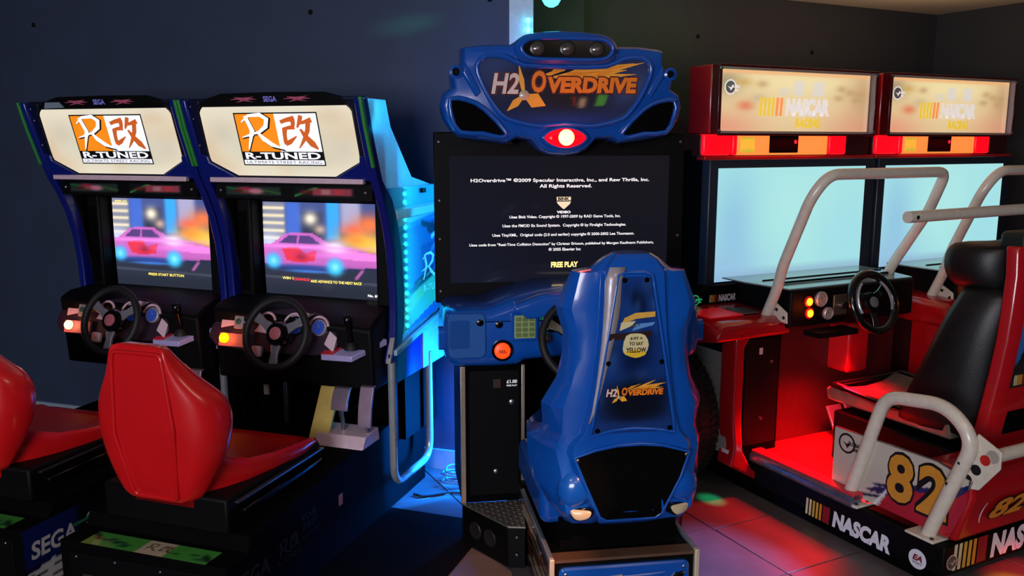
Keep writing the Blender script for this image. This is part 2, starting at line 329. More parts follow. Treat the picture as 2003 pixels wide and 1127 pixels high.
def green_strip(U,V):
    I=Img(U,V,(70,150,60)); rs=np.random.RandomState(2)
    for k in range(14): u=rs.rand(); v=.3+.4*rs.rand(); I.line((u,v),(u+.1,v-.12),.03,(24,66,50),.9)
    I.line((0,.9),(.08,.5),.03,(20,40,30)); I.line((1,.2),(.93,.6),.03,(20,40,30)); I.rect(.44,.66,-1,2,(190,176,150),1,.01); return I.c
def steering(parent,o,ax,Rr,rim_m,hub_m,sp_m,badge=None,nsp=(150,30,270),rr=.0155,name='steering_wheel'):
    ax=Vector(ax).normalized(); ux=Vector((1,0,0)); uy=ax.cross(ux); o=Vector(o)
    w=torus(B(),o,ax,Rr,rr,40,10).build(name,rim_m,parent,smooth=60)
    B().lathe([(.001,-.03),(Rr*.36,-.03),(Rr*.38,.0),(Rr*.32,.014),(.001,.018)],o-ax*.012,ax,20).build('hub',hub_m,w,smooth=40)
    if badge: B().lathe([(Rr*.19,0),(Rr*.19,.004),(Rr*.1,.007)],o+ax*.004,ax,16).build('badge',badge,w,smooth=30)
    for a in nsp:
        d=ux*math.cos(R_(a))+uy*math.sin(R_(a)); t=ax.cross(d); b=B()
        b.loft([[o+d*q+t*h*k-ax*z for k,z in ((-1,.022),(1,.022),(1,.008),(-1,.008))] for q,h in ((Rr*.25,.024),(Rr*.6,.015),(Rr*.98,.022))])
        b.build('spoke',sp_m,w,bev=.003)
    return w
def gauge(parent,o,ax,r,face,ring,name='gauge',needle=None):
    g=B().lathe([(r,-.01),(r,.008),(r*.86,.012),(r*.84,.004),(.001,.004)],o,ax,24).build(name,ring,parent,smooth=40)
    B().lathe([(r*.84,.0045),(r*.5,.006),(.001,.006)],o,ax,24).build('dial',face,g,smooth=40)
    ax=Vector(ax).normalized(); u=Vector((1,0,0)); w=ax.cross(u); o=Vector(o)+ax*.0066
    b=B()
    for k in range(9):
        a=R_(225-k*33.75); d=u*math.cos(a)+w*math.sin(a); t=ax.cross(d)*.0012
        b.add([o+d*r*.62-t,o+d*r*.62+t,o+d*r*.78+t,o+d*r*.78-t],[(0,1,2,3)])
    d=u*math.cos(R_(110))+w*math.sin(R_(110)); t=ax.cross(d)*.002
    b.add([o-t,o+t,o+d*r*.6],[(0,1,2)]); b.build('needle',needle or SILV,g); return g
def street_racer(loc,label,variant):  # sizes below and origin r0: pixel-derived values scaled down about the camera
    t=empty('racing_cabinet',loc,RH,label,'arcade machine','street racing machines against the navy wall')
    HW=.41
    # flanks: curved navy frames in front, art panels behind
    prof_f=[(-.092,1.765),(-.06,1.66),(.0,1.50),(.02,1.452),(.068,1.37),(.11,1.278),(.142,1.16),(.155,1.048),(.16,.93),(.152,.83),(.128,.76),(.10,.70)]
    for s in (-1,1):
        inner=[(y+.085 if z<1.44 else y+.05,z) for y,z in prof_f]
        poly=prof_f+inner[::-1]; x0,x1=(s*HW,s*(HW-.035)); fr=RIGHT(min(x0,x1),0,0)
        f=B().prism(poly,fr,0,.035).build('side_frame',NAVY,t,bev=.006)
        B().prism([(-.100,1.765),(-.068,1.66),(-.008,1.50),(.008,1.50),(-.048,1.66),(-.078,1.765)],RIGHT(s*(HW-.004)-.006,0,0),0,.0125).build('trim_strip',GREEN,f,bev=.002)
        B().prism([(.09,.70),(.118,.76),(.138,.80),(.15,.80),(.13,.755),(.104,.70)],RIGHT(s*(HW-.012)-.008,0,0),-.001,.02).build('edge_strip',SILV,f,bev=.002)
        side=[(-.02,1.765),(.15,1.765),(.19,1.66),(.38,1.453),(.57,1.416),(.596,1.33),(.635,.84),(.66,.735),(.66,.60),(.56,.60),(.56,.66),(.20,.66),(.17,.76),(.215,.93),(.20,1.05),(.16,1.27),(.10,1.42),(.04,1.60)]
        B().prism(side,RIGHT(s*(HW-.03)-.01,0,0),0,.02).build('side_panel',mat('pale_blue_laminate','#b4d4e0',.28,coat=.5) if s>0 else BLK,t,bev=.003)
    sd=[(.17,.76),(.655,.83),(.60,1.33),(.572,1.412),(.39,1.448),(.12,1.42)]
    def sp(u,v):
        z0=.79+.085*u; z1=1.415-.0*u; z=z0+(z1-z0)*v; yf=np.interp(z,[.76,.93,1.05,1.27,1.42],[.20,.217,.20,.165,.115]); yb=np.interp(z,[.83,1.33,1.42],[.635,.59,.565]); return (yf+(yb-yf)*u,z)
    dl=R_(6.4) if variant else 0; tf=((HW-.0095-.17*math.tan(dl),0,0),(math.sin(dl),math.cos(dl),0),(0,0,1))
    if variant:
        ol=[sp(0,0),sp(1,0),sp(1,.5),sp(1,1),sp(.5,1),sp(0,1),sp(0,.75),sp(0,.5),sp(0,.25)]; B().loft([[(HW-.014,a,b_) for a,b_ in ol],[tuple(P(tf,a,b_,-.001)) for a,b_ in ol]]).build('reflection_wedge',mat('pale_blue_laminate','#b4d4e0'),t)  # wedge added to angle the flank so the LED dots mirror in it
    art=painted('side_art',PRINT,t,tf,0,1,0,1,60,90,street_side,.0,poly=sp)
    fr=tf; PW=mat('pale_vinyl','#bfe4ee',.3)
    inked('art_lettering',RLET,PW,t,fr,.13,.12,.455,1.06); inked('art_character',KANJI,PW,t,fr,.11,.12,.565,1.05)
    text('art_title','R-TUNED',PW,t,fr,.19,.03,cx=.50,cy=.965,bold=.02)
    B().prism(rrect(.39,.42,1.385,1.405,.004),fr,0,.012).build('latch',BLK,t)
    B().prism(rrect(.575,.60,.845,.885,.004),fr,0,.012).build('latch',BLK,t)
    B().prism([(.19,1.285),(.585,1.30),(.585,1.335),(.18,1.32)],fr,.0,.014).build('side_rail',mat('cyan_grey_rail','#8fc0cc',.3),t,bev=.003)
    B().prism([(.10,.735),(.17,.75),(.655,.83),(.66,.60),(.10,.60)],RIGHT(HW-.012,0,0),0,.008).build('skirt_panel',NAVY,t)
    B().prism([(.42,.795),(.66,.835),(.66,.60),(.42,.60)],RIGHT(HW-.004,0,0),0,.006).build('skirt_cover',mat('pale_blue_laminate','#9fc4d6'),t,bev=.002)
    B().prism([(.13,.725),(.66,.815),(.66,.835),(.13,.748)],RIGHT(HW-.004,0,0),0,.018).build('skirt_rail',mat('cyan_grey_rail','#8fc0cc'),t,bev=.003)
    # core body
    B().prism([(.0,1.755),(.13,1.755),(.17,1.65),(.36,1.44),(.56,1.40),(.62,.84),(.64,.74),(.64,.30),(.30,.30),(.30,1.33),(.12,1.40),(.06,1.45)],RIGHT(-HW+.035,0,0),0,2*HW-.07).build('cabinet_body',MBLK,t)
    # backlit marquee, leaning forward
    fy=Vector((0,-.083,.285)).normalized(); mf=((0,.028,1.462),(1,0,0),tuple(fy)); nrm=Vector((1,0,0)).cross(fy)
    H=.297
    B().prism(mirror([(0,-.02),(.40,-.02),(.405,.1),(.405,.315),(0,.315)]),mf,-.03,-.004).build('marquee_frame',mat('navy_black','#0a0e2a',.35),t,bev=.004)
    outl=mirror([(0,0),(.213,0),(.345,.065),(.347,.10),(.345,.268),(.325,.288),(0,.288)])
    def mpos(u,v):
        y=.002+.284*v; w=np.interp(y,[0,.063,.1,.268,.288],[.222,.343,.345,.343,.322]); return ((2*u-1)*w,y)
    mq=painted('marquee_panel',LCRE,t,mf,0,1,0,1,48,24,cream,.0,poly=mpos,label='backlit cream marquee panel')
    for s in (-1,1):
        B().prism([(s*.212,-.012),(s*.40,-.012),(s*.40,.10),(s*.348,.085),(s*.345,.06)],mf,-.002,.012).build('marquee_shoulder',NAVY,t,bev=.004)
        B().prism([(s*.348,.07),(s*.404,.07),(s*.404,.312),(s*.33,.312),(s*.33,.292),(s*.349,.27)],mf,-.004,.006).build('marquee_side_rail',mat('navy_black','#0a0e2a'),t,bev=.003)
        screws(t,'screw',[P(mf,s*.378,v,.006) for v in (.13,.24,.29)],nrm,.005,SILV)
    lg=B().prism([(-.186,.046),(.192,.046),(.192,.262),(-.186,.262)],mf,.0002,.0012).build('logo_plate',INK,t)
    B().prism([(-.180,.104),(.0,.104),(.0,.257),(-.180,.257)],mf,.0012,.002).build('logo_field_orange',LOR,lg)
    B().prism([(.0,.104),(.187,.104),(.187,.257),(.0,.257)],mf,.0012,.002).build('logo_field_white',LWH,lg)
    B().prism([(-.180,.051),(.187,.051),(.187,.069),(-.180,.069)],mf,.0012,.002).build('logo_band',LWH,lg)
    inked('logo_letter',RLET,INK,lg,mf,.175,.158,-.078,.179,.002,.0024); inked('logo_letter',RLET,LWH,lg,mf,.165,.148,-.083,.183,.0024,.003)
    inked('logo_character',KANJI,LBR,lg,mf,.155,.142,.095,.181,.002,.003)
    text('logo_title','R-TUNED',LWH,lg,mf,.345,.028,bold=.03,d=.002,cx=.003,cy=.0865); text('logo_subtitle','ULTIMATE STREET RACING',mat('grey_ink','#6a6660',.5),lg,mf,.345,.012,d=.0024,cx=.003,cy=.06)
    # visor above the marquee
    v=B().prism(mirror([(0,.288),(.345,.288),(.30,.318),(.235,.335),(0,.338)]),mf,-.02,.004).build('visor',BLK,t,bev=.003)
    text('visor_title','SEGA',mat('violet_print','#7a78c8',.4,emit=.25,ecol='#7070d0'),v,mf,.06,.022,bold=.03,d=.005,cx=0,cy=.316)
    PK=mat('pink_print','#c05a74',.4)
    for s in (-1,1): inked('visor_flash',[stroke([(.0,.5),(.3,.62),(.5,.45),(.75,.6),(1,.5)],[.05,.2,.3,.2,.02]),stroke([(.15,.8),(.5,.65),(.9,.85)],[.04,.2,.02]),stroke([(.2,.15),(.5,.4),(.85,.2)],[.04,.18,.02])],PK,v,mf,.12,.03,s*.12,.315,.0045,.005)
    if variant==0: B().prism([(-.30,.292),(-.19,.295),(-.21,.318),(-.285,.318)],mf,.004,.007).build('visor_label',mat('grey_blue_label','#9ab0c0',.3,.4),v)
    # silver strip and instruction strip
    B().box(-.352,.356,.004,.03,1.436,1.456).build('silver_strip',mat('pink_lit_aluminium','#dcc0cc',.35,.15),t,bev=.003)  # silver strip with a pink light cast put into its colour
    ip=B().prism([(-.365,1.367),(.365,1.367),(.365,1.434),(-.365,1.434)],FRONT(0,.062,0),-.02,0).build('instruction_strip',BLK,t)
    def instr(U,V):
        I=Img(U,V,(22,24,26)); I.rect(.02,.98,.12,.9,(60,84,66),.6,.02); I.blob(.35,.6,.16,.3,(200,50,80),.9,4); I.blob(.55,.5,.14,.28,(240,150,170),.9,4); I.line((.05,.8),(.35,.5),.05,(30,120,60)); I.line((.7,.6),(.98,.3),.05,(60,110,50)); I.rect(.15,.3,.35,.65,(90,30,30),.7,.02); return I.c
    def instr2(U,V):
        I=Img(U,V,(20,26,24)); I.line((0,.1),(.35,.9),.05,(60,140,70)); I.rect(.3,.95,.2,.85,(190,80,96),.9,.02); I.rect(.45,.6,.3,.75,(210,150,150),.8,.02); I.rect(.66,.8,.3,.75,(220,70,80),.8,.02); I.rect(.1,.3,.3,.7,(120,30,30),.7,.02); return I.c
    painted('instruction_card',PRINT,ip,FRONT(0,.0615,0),-.318,-.05,1.377,1.42,40,10,instr,.0006); painted('instruction_card',PRINT,ip,FRONT(0,.0615,0),.012,.29,1.377,1.42,40,10,instr2,.0006)
    screws(ip,'screw',[(-.345,.062,1.40),(.335,.062,1.40)],(0,-1,0),.007,STEEL)
    # picture tube in its dark recess
    B().prism([(-.374,.90),(.374,.90),(.374,1.367),(-.374,1.367)],FRONT(0,.285,0),-.03,0).build('screen_surround',MBLK,t)
    B().prism([(-.373,.90),(-.30,.90),(-.30,1.36),(-.373,1.36)],FRONT(0,.20,0),-.085,0).build('speaker_column',BLK,t,bev=.01)
    B().prism([(-.36,.95),(-.322,.95),(-.322,1.30),(-.36,1.30)],FRONT(0,.199,0),0,.004).build('speaker_grille',MBLK,t)
    B().prism([(.30,.90),(.373,.90),(.373,1.36),(.30,1.36)],FRONT(0,.20,0),-.085,0).build('speaker_column',BLK,t,bev=.01)
    sc=painted('screen',PICT,t,FRONT(0,.268,0),-.285,.285,.925,1.34,90,70,(lambda U,V:street_picture(U,V,0 if variant else -.03)),.0,label='tube screen showing a pink race car at night',poly=lambda u,v:((2*u-1)*.287*(1-.012*(2*v-1)**2),.925+.415*(v+.0*u)))
    fr=FRONT(0,.267,0)
    if variant:
        text('screen_line','WIN 1 ',YTX,sc,fr,.055,.012,cx=-.17,cy=1.003,bold=.02); text('screen_line','CHANCE',RTX,sc,fr,.08,.012,cx=-.10,cy=1.0,bold=.02); text('screen_line','AND ADVANCE TO THE NEXT RACE',YTX,sc,fr,.25,.012,cx=.07,cy=.995,bold=.02); text('screen_corner','No. 60',WTX,sc,fr,.05,.012,cx=.25,cy=.945,bold=.02)
    else:
        text('screen_line','PRESS START BUTTON',YTX,sc,fr,.20,.012,cx=-.0,cy=.985,bold=.02); text('screen_corner','REPLAY',YTX,sc,fr,.07,.01,cx=-.23,cy=1.325,bold=.02)
    # dashboard hood and panel
    B().loft([[(-.374,y,z),(.374,y,z2),(.374,y+.02,.60),(-.374,y+.02,.60)] for y,z,z2 in ((-.0,.905,.855),(.06,.93,.89),(.16,.935,.92),(.285,.93,.925))]).build('dash_hood',BLK,t,bev=.012,seg=3)
    af=Vector((0,.30,.95)).normalized(); df=((0,-.02,.77),(1,0,0),tuple(af)); dn=Vector((1,0,0)).cross(af)
    B().prism(spline([(-.35,-.02),(-.35,.10),(-.2,.125),(0,.155),(.13,.14),(.21,.08),(.22,.0),(.1,-.03)],3),df,-.03,0).build('dash_panel',mat('dark_violet_panel','#2a1c2c',.35),t,bev=.004)
    PK2=mat('pink_lit_aluminium','#c0a8b0')  # pink light from the screen is put into the metal colour
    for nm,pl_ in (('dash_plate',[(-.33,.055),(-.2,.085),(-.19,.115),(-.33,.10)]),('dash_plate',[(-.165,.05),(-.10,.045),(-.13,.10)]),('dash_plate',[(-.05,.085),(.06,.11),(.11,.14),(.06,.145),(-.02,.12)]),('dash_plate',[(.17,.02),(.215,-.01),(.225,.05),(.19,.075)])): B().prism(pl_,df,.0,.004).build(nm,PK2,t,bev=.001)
    gauge(t,P(df,.03,.085,.002),dn,.04,mat('deep_blue_dial','#0a1a50',.3,emit=.15,ecol='#2040a0'),BLK); gauge(t,P(df,.142,.085,.004),dn,.034,mat('blue_dial','#0c1a3a',.3,emit=.5,ecol='#2a48b0'),SILV); gauge(t,P(df,-.10,.095,.0),dn,.026,GBLK,BLK)
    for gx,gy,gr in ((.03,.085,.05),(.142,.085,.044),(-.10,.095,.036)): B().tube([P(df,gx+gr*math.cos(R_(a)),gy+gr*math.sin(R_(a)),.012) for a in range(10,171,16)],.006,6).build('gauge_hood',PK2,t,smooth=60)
    k=B().prism(rrect(-.262,-.218,.055,.115,.006),df,.004,.012).build('key_plate',SILV,t,bev=.001); B().lathe([(.012,0),(.012,.006),(.006,.008)],P(df,-.24,.085,.012),dn,12).build('lock',mat('green_lock','#2a5a4a',.4),k,smooth=30)
    B().prism(rrect(-.325,-.18,-.022,.035,.004),df,.002,.014).build('start_plate',mat('red_pink_plate','#b0707a',.4),t,bev=.002)
    lc='#ffc000' if variant else '#ffd8b0'
    B().lathe([(.021,0),(.021,.012),(.014,.02),(.001,.022)],P(df,-.297,.012,.012),dn,18).build('start_button',mat('lit_yellow_button' if variant else 'lit_pale_button',lc,.4,emit=2.6 if variant else 1.6,ecol=lc),t,smooth=50)
    l=D.lights.new('start_button_glow','POINT'); l.energy=.35; l.color=lin('#ff7020' if variant else '#ff9060'); l.shadow_soft_size=.02; o=D.objects.new('start_button_glow',l); C.objects.link(o); o.parent=t; o.location=P(df,-.297,.012,.06)
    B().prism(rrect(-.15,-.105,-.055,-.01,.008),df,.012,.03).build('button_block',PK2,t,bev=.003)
    steering(t,(-.005,-.09,.838),(0,-.93,.36),.139,RUB,GBLK,mat('satin_grey_spoke','#8a8690',.3,.4),mat('dark_red_badge','#c06a74',.3,.2))
    # gear shifter on its slanted plate
    gp=B().loft([[(.17,-.045,.73),(.315,-.055,.735),(.39,.11,.775),(.20,.11,.79)],[(.17,-.045,.755),(.315,-.055,.758),(.39,.11,.80),(.20,.11,.812)]]).build('shifter_plate',mat('lilac_metal','#b8b0e4',.3,.2),t,bev=.003)
    B().loft([[(.172,-.046,.756),(.225,-.05,.758),(.245,.03,.782),(.182,.03,.784)],[(.172,-.046,.758),(.225,-.05,.760),(.245,.03,.784),(.182,.03,.786)]]).build('shifter_label',mat('red_vinyl','#d02838',.4),gp)
    sh=B().tube([(.285,.0,.775),(.283,-.006,.83),(.28,-.012,.875)],.011,10).build('shifter',GBLK,t,smooth=60); B().lathe([(.001,-.024),(.016,-.02),(.021,0),(.017,.018),(.001,.026)],(.28,-.014,.895),(0,-.15,1),14).build('shifter_knob',GBLK,sh,smooth=60); B().lathe([(.03,0),(.026,.014),(.014,.03)],(.285,0,.773),(0,0,1),14).build('shifter_boot',RUB,sh,smooth=40)
    # lower front, pedals, post, guard tube
    B().prism([(-.35,.30),(.35,.30),(.35,.72),(-.35,.72)],FRONT(0,.26,0),-.1,0).build('lower_front',MBLK,t,bev=.004)
    B().prism([(-.25,.49),(-.225,.49),(-.225,.535),(-.25,.535)],FRONT(0,.16,0),-.01,0).build('price_tag',mat('cream_tag','#c0b0a8',.5),t)
    B().box(-.26,-.19,.17,.26,.38,.62).build('coin_box',MBLK,t,bev=.004)
    B().box(-.125,-.105,.12,.15,.36,.70).build('post',STEEL,t,bev=.003)
    B().loft([[(x,y,z) for x in (.115,.20)] + [(x,y+.012,z-.01) for x in (.20,.115)] for y,z in ((-.075,.40),(.055,.625))]).build('foot_rest',mat('yellowed_plate','#d8c068',.4),t,bev=.002)
    pb=B().prism([(-.09,.385),(-.06,.43),(.05,.44),(.06,.385)],RIGHT(.145,0,0),0,.225).build('pedal_base',mat('pink_lit_aluminium','#c0a8b0'),t,bev=.003)
    for x0,x1,z0,z1,nm in ((.205,.278,.525,.61,'brake_pedal'),(.325,.385,.465,.625,'throttle_pedal')):
        pd=B().loft([[(x0,y,z),(x1,y,z),(x1,y+.012,z-.004),(x0,y+.012,z-.004)] for y,z in ((-.045,z0),(-.035,(z0+z1)/2),(-.01,z1),(.006,z1+.004))]).build(nm,mat('satin_pedal','#b8a8c0',.3,.8),t,bev=.003); B().tube([((x0+x1)/2,-.03,z0+.02),((x0+x1)/2,-.005,.43)],.009,8).build('pedal_arm',STEEL,pd,smooth=60)
    tb=fillet([(HW-.005,.115,.70),(HW-.005,.115,.165),(HW-.005,.49,.165),(HW-.005,.49,.66)],.09); B().tube(tb,.017,12).build('guard_tube',CHR,t,smooth=60)
    # base, stepped, with printed flank
    B().prism([(-.915,0.005),(-.915,.284),(-.80,.284),(-.78,.33),(-.20,.37),(-.12,.385),(.60,.385),(.60,.005)],RIGHT(-.33,0,0),0,.66).build('base',MBLK,t,bev=.004)
    if not variant: painted('base_art',PRINT,t,RIGHT(.331,0,0),-.912,-.35,.02,.282,60,30,base_side,.0)
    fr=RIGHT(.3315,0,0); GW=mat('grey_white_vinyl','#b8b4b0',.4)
    if variant: GW=mat('shaded_vinyl','#1a1a1c',.5)  # same pale lettering, darkened in colour for the flank in shade
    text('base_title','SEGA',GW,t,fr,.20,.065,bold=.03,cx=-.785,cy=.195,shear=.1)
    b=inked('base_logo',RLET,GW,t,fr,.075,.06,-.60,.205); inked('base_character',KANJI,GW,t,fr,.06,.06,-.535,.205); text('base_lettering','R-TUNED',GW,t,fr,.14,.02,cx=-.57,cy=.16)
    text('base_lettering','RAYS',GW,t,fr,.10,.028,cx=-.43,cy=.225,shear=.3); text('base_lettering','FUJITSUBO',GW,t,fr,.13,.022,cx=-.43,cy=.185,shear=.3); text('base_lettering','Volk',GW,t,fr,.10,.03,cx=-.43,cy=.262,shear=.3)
    st=painted('green_strip',PRINT,t,TOP(0,0,.2845),-.245,.25,-.912,-.825,60,8,green_strip,.0,label='green printed strip on the rear step')
    inked('strip_logo',RLET,mat('brown_ink','#6a5a40',.5),st,TOP(0,0,.285),.045,.045,.01,-.868); inked('strip_character',KANJI,mat('brown_ink','#6a5a40'),st,TOP(0,0,.285),.045,.045,.065,-.868)
    B().prism([(-.29,.02),(.29,.02),(.29,.25),(-.29,.25)],FRONT(0,-.915,0),0,.004).build('rear_plate',BLK,t,bev=.001)
    VM=mat('vent_grey','#2c2626',.5)
    for i in range(5):
        for j in range(5):
            B().prism([(-.015,0),(.025,0),(.025,.011),(-.015,.011)],FRONT(-.22+i*.095+(0),-.919,.06+j*.027),0,.006).build('vent_louvre',VM,t,bev=.002)
    screws(t,'screw',[(x,-.919,z) for x,z in ((-.26,.235),(-.1,.238),(.08,.235),(.26,.235),(.19,.21))],(0,-1,0),.005,STEEL)
    B().prism([(-.22,.20),(-.19,.20),(-.19,.245),(-.22,.245)],RIGHT(.331,0,0),0,.001).build('warning_sticker',mat('orange_sticker','#a8602a',.5),t)
    B().box(-.24,.26,-.80,-.22,.33,.455).build('seat_box',BLK,t,bev=.01)
    B().box(.262,.285,-.74,-.25,.385,.405).build('seat_rail',GBLK,t,bev=.004); B().box(.255,.275,-.76,-.22,.43,.436).build('seat_rail',STEEL,t)
    # red bucket seat
    cx=.012
    rows=[# z, half flat, y back, half wing, y wing, half tip, y tip, front offset
     (.425,.085,-.83,.12,-.82,.14,-.80),(.47,.092,-.845,.15,-.825,.175,-.79),(.53,.105,-.855,.185,-.828,.205,-.77),(.60,.12,-.862,.215,-.828,.235,-.745),(.67,.127,-.868,.232,-.828,.248,-.73),(.74,.124,-.872,.232,-.826,.248,-.725),(.79,.119,-.875,.215,-.828,.232,-.735),(.83,.113,-.877,.18,-.84,.195,-.765),(.87,.107,-.879,.148,-.85,.16,-.79),(.915,.10,-.88,.122,-.862,.13,-.82),(.955,.094,-.878,.106,-.868,.11,-.845),(.972,.085,-.868,.095,-.86,.098,-.85)]
    rings=[]
    for z,a,ya,w,yw,q,yq in rows:
        outer=[(-q,yq),(-w,yw),(-(a+w)/2-.004,(ya+yw)/2-.012),(-a,ya),(-a*.4,ya-.002),(a*.4,ya-.002),(a,ya),((a+w)/2+.004,(ya+yw)/2-.012),(w,yw),(q,yq)]
        th=.03; inner=[(q-.028 if q>.12 else q*.8,yq+.012),(w*.86,yw+th),(a*.9,ya+th+.008),(0,ya+th+.006),(-a*.9,ya+th+.008),(-w*.86,yw+th),(-(q-.028 if q>.12 else q*.8),yq+.012)]
        rings.append([(x+cx,y,z) for x,y in outer+inner])
    bk=B().loft(rings).build('seat_back',RED,t,sub=2)
    fp=[(-.092,.945),(.096,.945),(.118,.70),(.094,.452),(-.076,.452),(-.118,.67)]
    fp=[(x+cx,z) for x,z in fp]; def_y=lambda z: np.interp(z,[.425,.47,.53,.60,.67,.74,.79,.87,.955],[-.83,-.845,-.855,-.862,-.868,-.872,-.875,-.879,-.878])
    path=[(x,float(def_y(z))-.003,z) for x,z in fillet2(fp,.02)]
    B().tube(path,.0075,8,closed=True).build('seat_rib',RED,bk,smooth=60)
    pr=[]
    for y,w,zb,zt,dp in ((-.80,.13,.41,.60,.06),(-.76,.15,.405,.585,.055),(-.70,.185,.405,.56,.05),(-.62,.215,.41,.53,.05),(-.5,.24,.415,.512,.045),(-.38,.255,.425,.503,.035),(-.30,.262,.44,.498,.02),(-.265,.262,.455,.49,.006),(-.25,.255,.465,.480,.0)):
        pr.append([(cx+x,y,z) for x,z in ((-w*.9,zb),(w*.9,zb),(w*.99,(zb+zt)/2),(w,zt-.012),(w*.965,zt),(w*.86,zt-.006),(w*.7,zt-dp*.7),(w*.3,zt-dp),(-w*.3,zt-dp),(-w*.7,zt-dp*.7),(-w*.86,zt-.006),(-w*.965,zt),(-w,zt-.012),(-w*.99,(zb+zt)/2))])
    B().loft(pr).build('seat_cushion',RED,t,smooth=45,bev=.006)
    return t
def fillet2(poly,r,n=4):
    out=[]; m=len(poly)
    for i in range(m):
        p=Vector(poly[i]); a=Vector(poly[i-1])-p; b=Vector(poly[(i+1)%m])-p; s=p+a.normalized()*r; e=p+b.normalized()*r
        out+=[tuple((1-t)**2*s+2*t*(1-t)*p+t*t*e) for t in (k/n for k in range(n+1))]
    return out
rd=Vector((math.cos(R_(RH)),-math.sin(R_(RH)),0)); r0=Vector((-.919,3.467,0))
street_racer(r0,'black and navy street racing machine with cyan lit flank and yellow start button',1)
street_racer(r0-rd*.828,'black and navy street racing machine with pale start button, left of its twin',0)
# ---------------------------------------------------------------- blue powerboat racer
GRIL=mat('speaker_cloth','#070606',.9,bump=.3,scale=400,spec=.05); SMOKE=mat('smoked_lens','#55524e',.12,.4); BEIGE=mat('cream_lens','#cdb894',.3,coat=.4)
ORA=mat('orange_print','#e07818',.4,emit=.10,ecol='#e07818'); GOLD=mat('gold_print','#e8a030',.4,emit=.10,ecol='#e8a030'); DRED=mat('dark_red_print','#5a1410',.4); IVORY=mat('ivory_print','#e0d4c8',.4)
def boat_logo(parent,fr,k,cx,cy,lit=1):
    A=lambda x:cx+x*k; Y=lambda y:cy+y*k
    flame=[stroke([(.0,.05),(.2,.3),(.42,.62)],[.02,.08,.01]),stroke([(.3,.2),(.6,.62),(.8,.95)],[.04,.1,.01]),stroke([(.55,.1),(.8,.42),(1.08,.66)],[.05,.12,.01]),stroke([(.08,.0),(.35,.16),(.62,.30)],[.02,.2,.02]),stroke([(.2,.0),(.55,.35),(.98,.62)],[.03,.22,.02]),stroke([(.36,.0),(.62,.22),(.9,.36)],[.1,.2,.02]),stroke([(.5,.05),(.75,.14),(1.0,.2)],[.1,.16,.01]),stroke([(.1,.1),(.22,.35),(.3,.5)],[.02,.12,.01])]
    f=inked('logo_flame',[[(x,y) for x,y in p] for p in flame],GOLD,parent,fr,.40*k,.10*k,A(.09),Y(.07),.001,.0016)
    for m,o,b in ((DRED,.0017,.12),(ORA,.0024,.0)):
        text('logo_title','VERDRIVE',m,parent,fr,.365*k+(.012*k if b else 0),.062*k+(.01*k if b else 0),shear=.12,bold=b if b else .055,d=o,cx=A(.112),cy=Y(-.004))
        text('logo_initial','O',m,parent,fr,.058*k+(.01*k if b else 0),.085*k+(.01*k if b else 0),shear=.12,bold=b if b else .04,d=o+.0003,cx=A(-.106),cy=Y(.008))
        text('logo_prefix','H2',DRED if b else IVORY,parent,fr,.11*k+(.01*k if b else 0),.08*k+(.008*k if b else 0),shear=.2,bold=b if b else .03,d=o,cx=A(-.24),cy=Y(.0))
    blade=lambda a,L,w:stroke([(.5,.5),(.5+.5*L*math.cos(R_(a)),.5+.5*L*math.sin(R_(a))),(.5+L*math.cos(R_(a)),.5+L*math.sin(R_(a)))],[.05,w,.01])
    p=inked('logo_propeller',[blade(100,.62,.11),blade(222,.48,.16),blade(335,.5,.32)],GOLD,parent,fr,.19*k,.19*k,A(-.165),Y(-.045),.0028,.0036)
    B().lathe([(.02*k,0),(.02*k,.002),(.012*k,.006),(.001,.008)],P(fr,A(-.165),Y(-.045),.0034),Vector(fr[1]).cross(Vector(fr[2])),16).build('propeller_hub',BEIGE,parent,smooth=40)
P2=lambda fr,a,b,d:(tuple(P(fr,a,b,d)),fr[1],fr[2])
ht=empty('powerboat_cabinet',(.197,3.648,0),-8.5,'blue powerboat racing machine with moulded blue seat and flame logo','arcade machine')
t=ht
B().box(-.33,.36,.0,.16,.15,1.62).build('cabinet_body',MBLK,t,bev=.005)
sur=B().prism([(-.525,.93),(.545,.93),(.545,1.64),(-.525,1.64)],FRONT(0,0,0),-.03,.012).build('screen_bezel',BLK,t,bev=.006)
screws(sur,'screw',[(-.505,-.012,z) for z in (1.6,1.36,1.2,.98)]+[(.525,-.012,z) for z in (1.6,1.2,.98)],(0,-1,0),.006,STEEL)
def h2_screen(U,V):
    I=Img(U,V,(20,21,30)); I.blob(.0,.1,.5,.5,(24,26,46),.8); I.blob(.9,.9,.5,.4,(26,22,26),.7); I.blob(.5,.3,.4,.3,(17,17,26),.6); return I.c
H2S=paintmat('lcd_dark_picture',.9,.08)
sc=painted('screen',H2S,t,FRONT(0,-.0125,0),-.462,.478,1.013,1.542,24,16,h2_screen,.0,label='dark screen with white legal text')
fr=FRONT(.008,-.013,0); WT2=mat('screen_text_white','#f0f0f0',.5,emit=.8,ecol='#f0f0ee'); YT2=mat('screen_text_yellow','#ffe080',.5,emit=.95,ecol='#ffe48a')
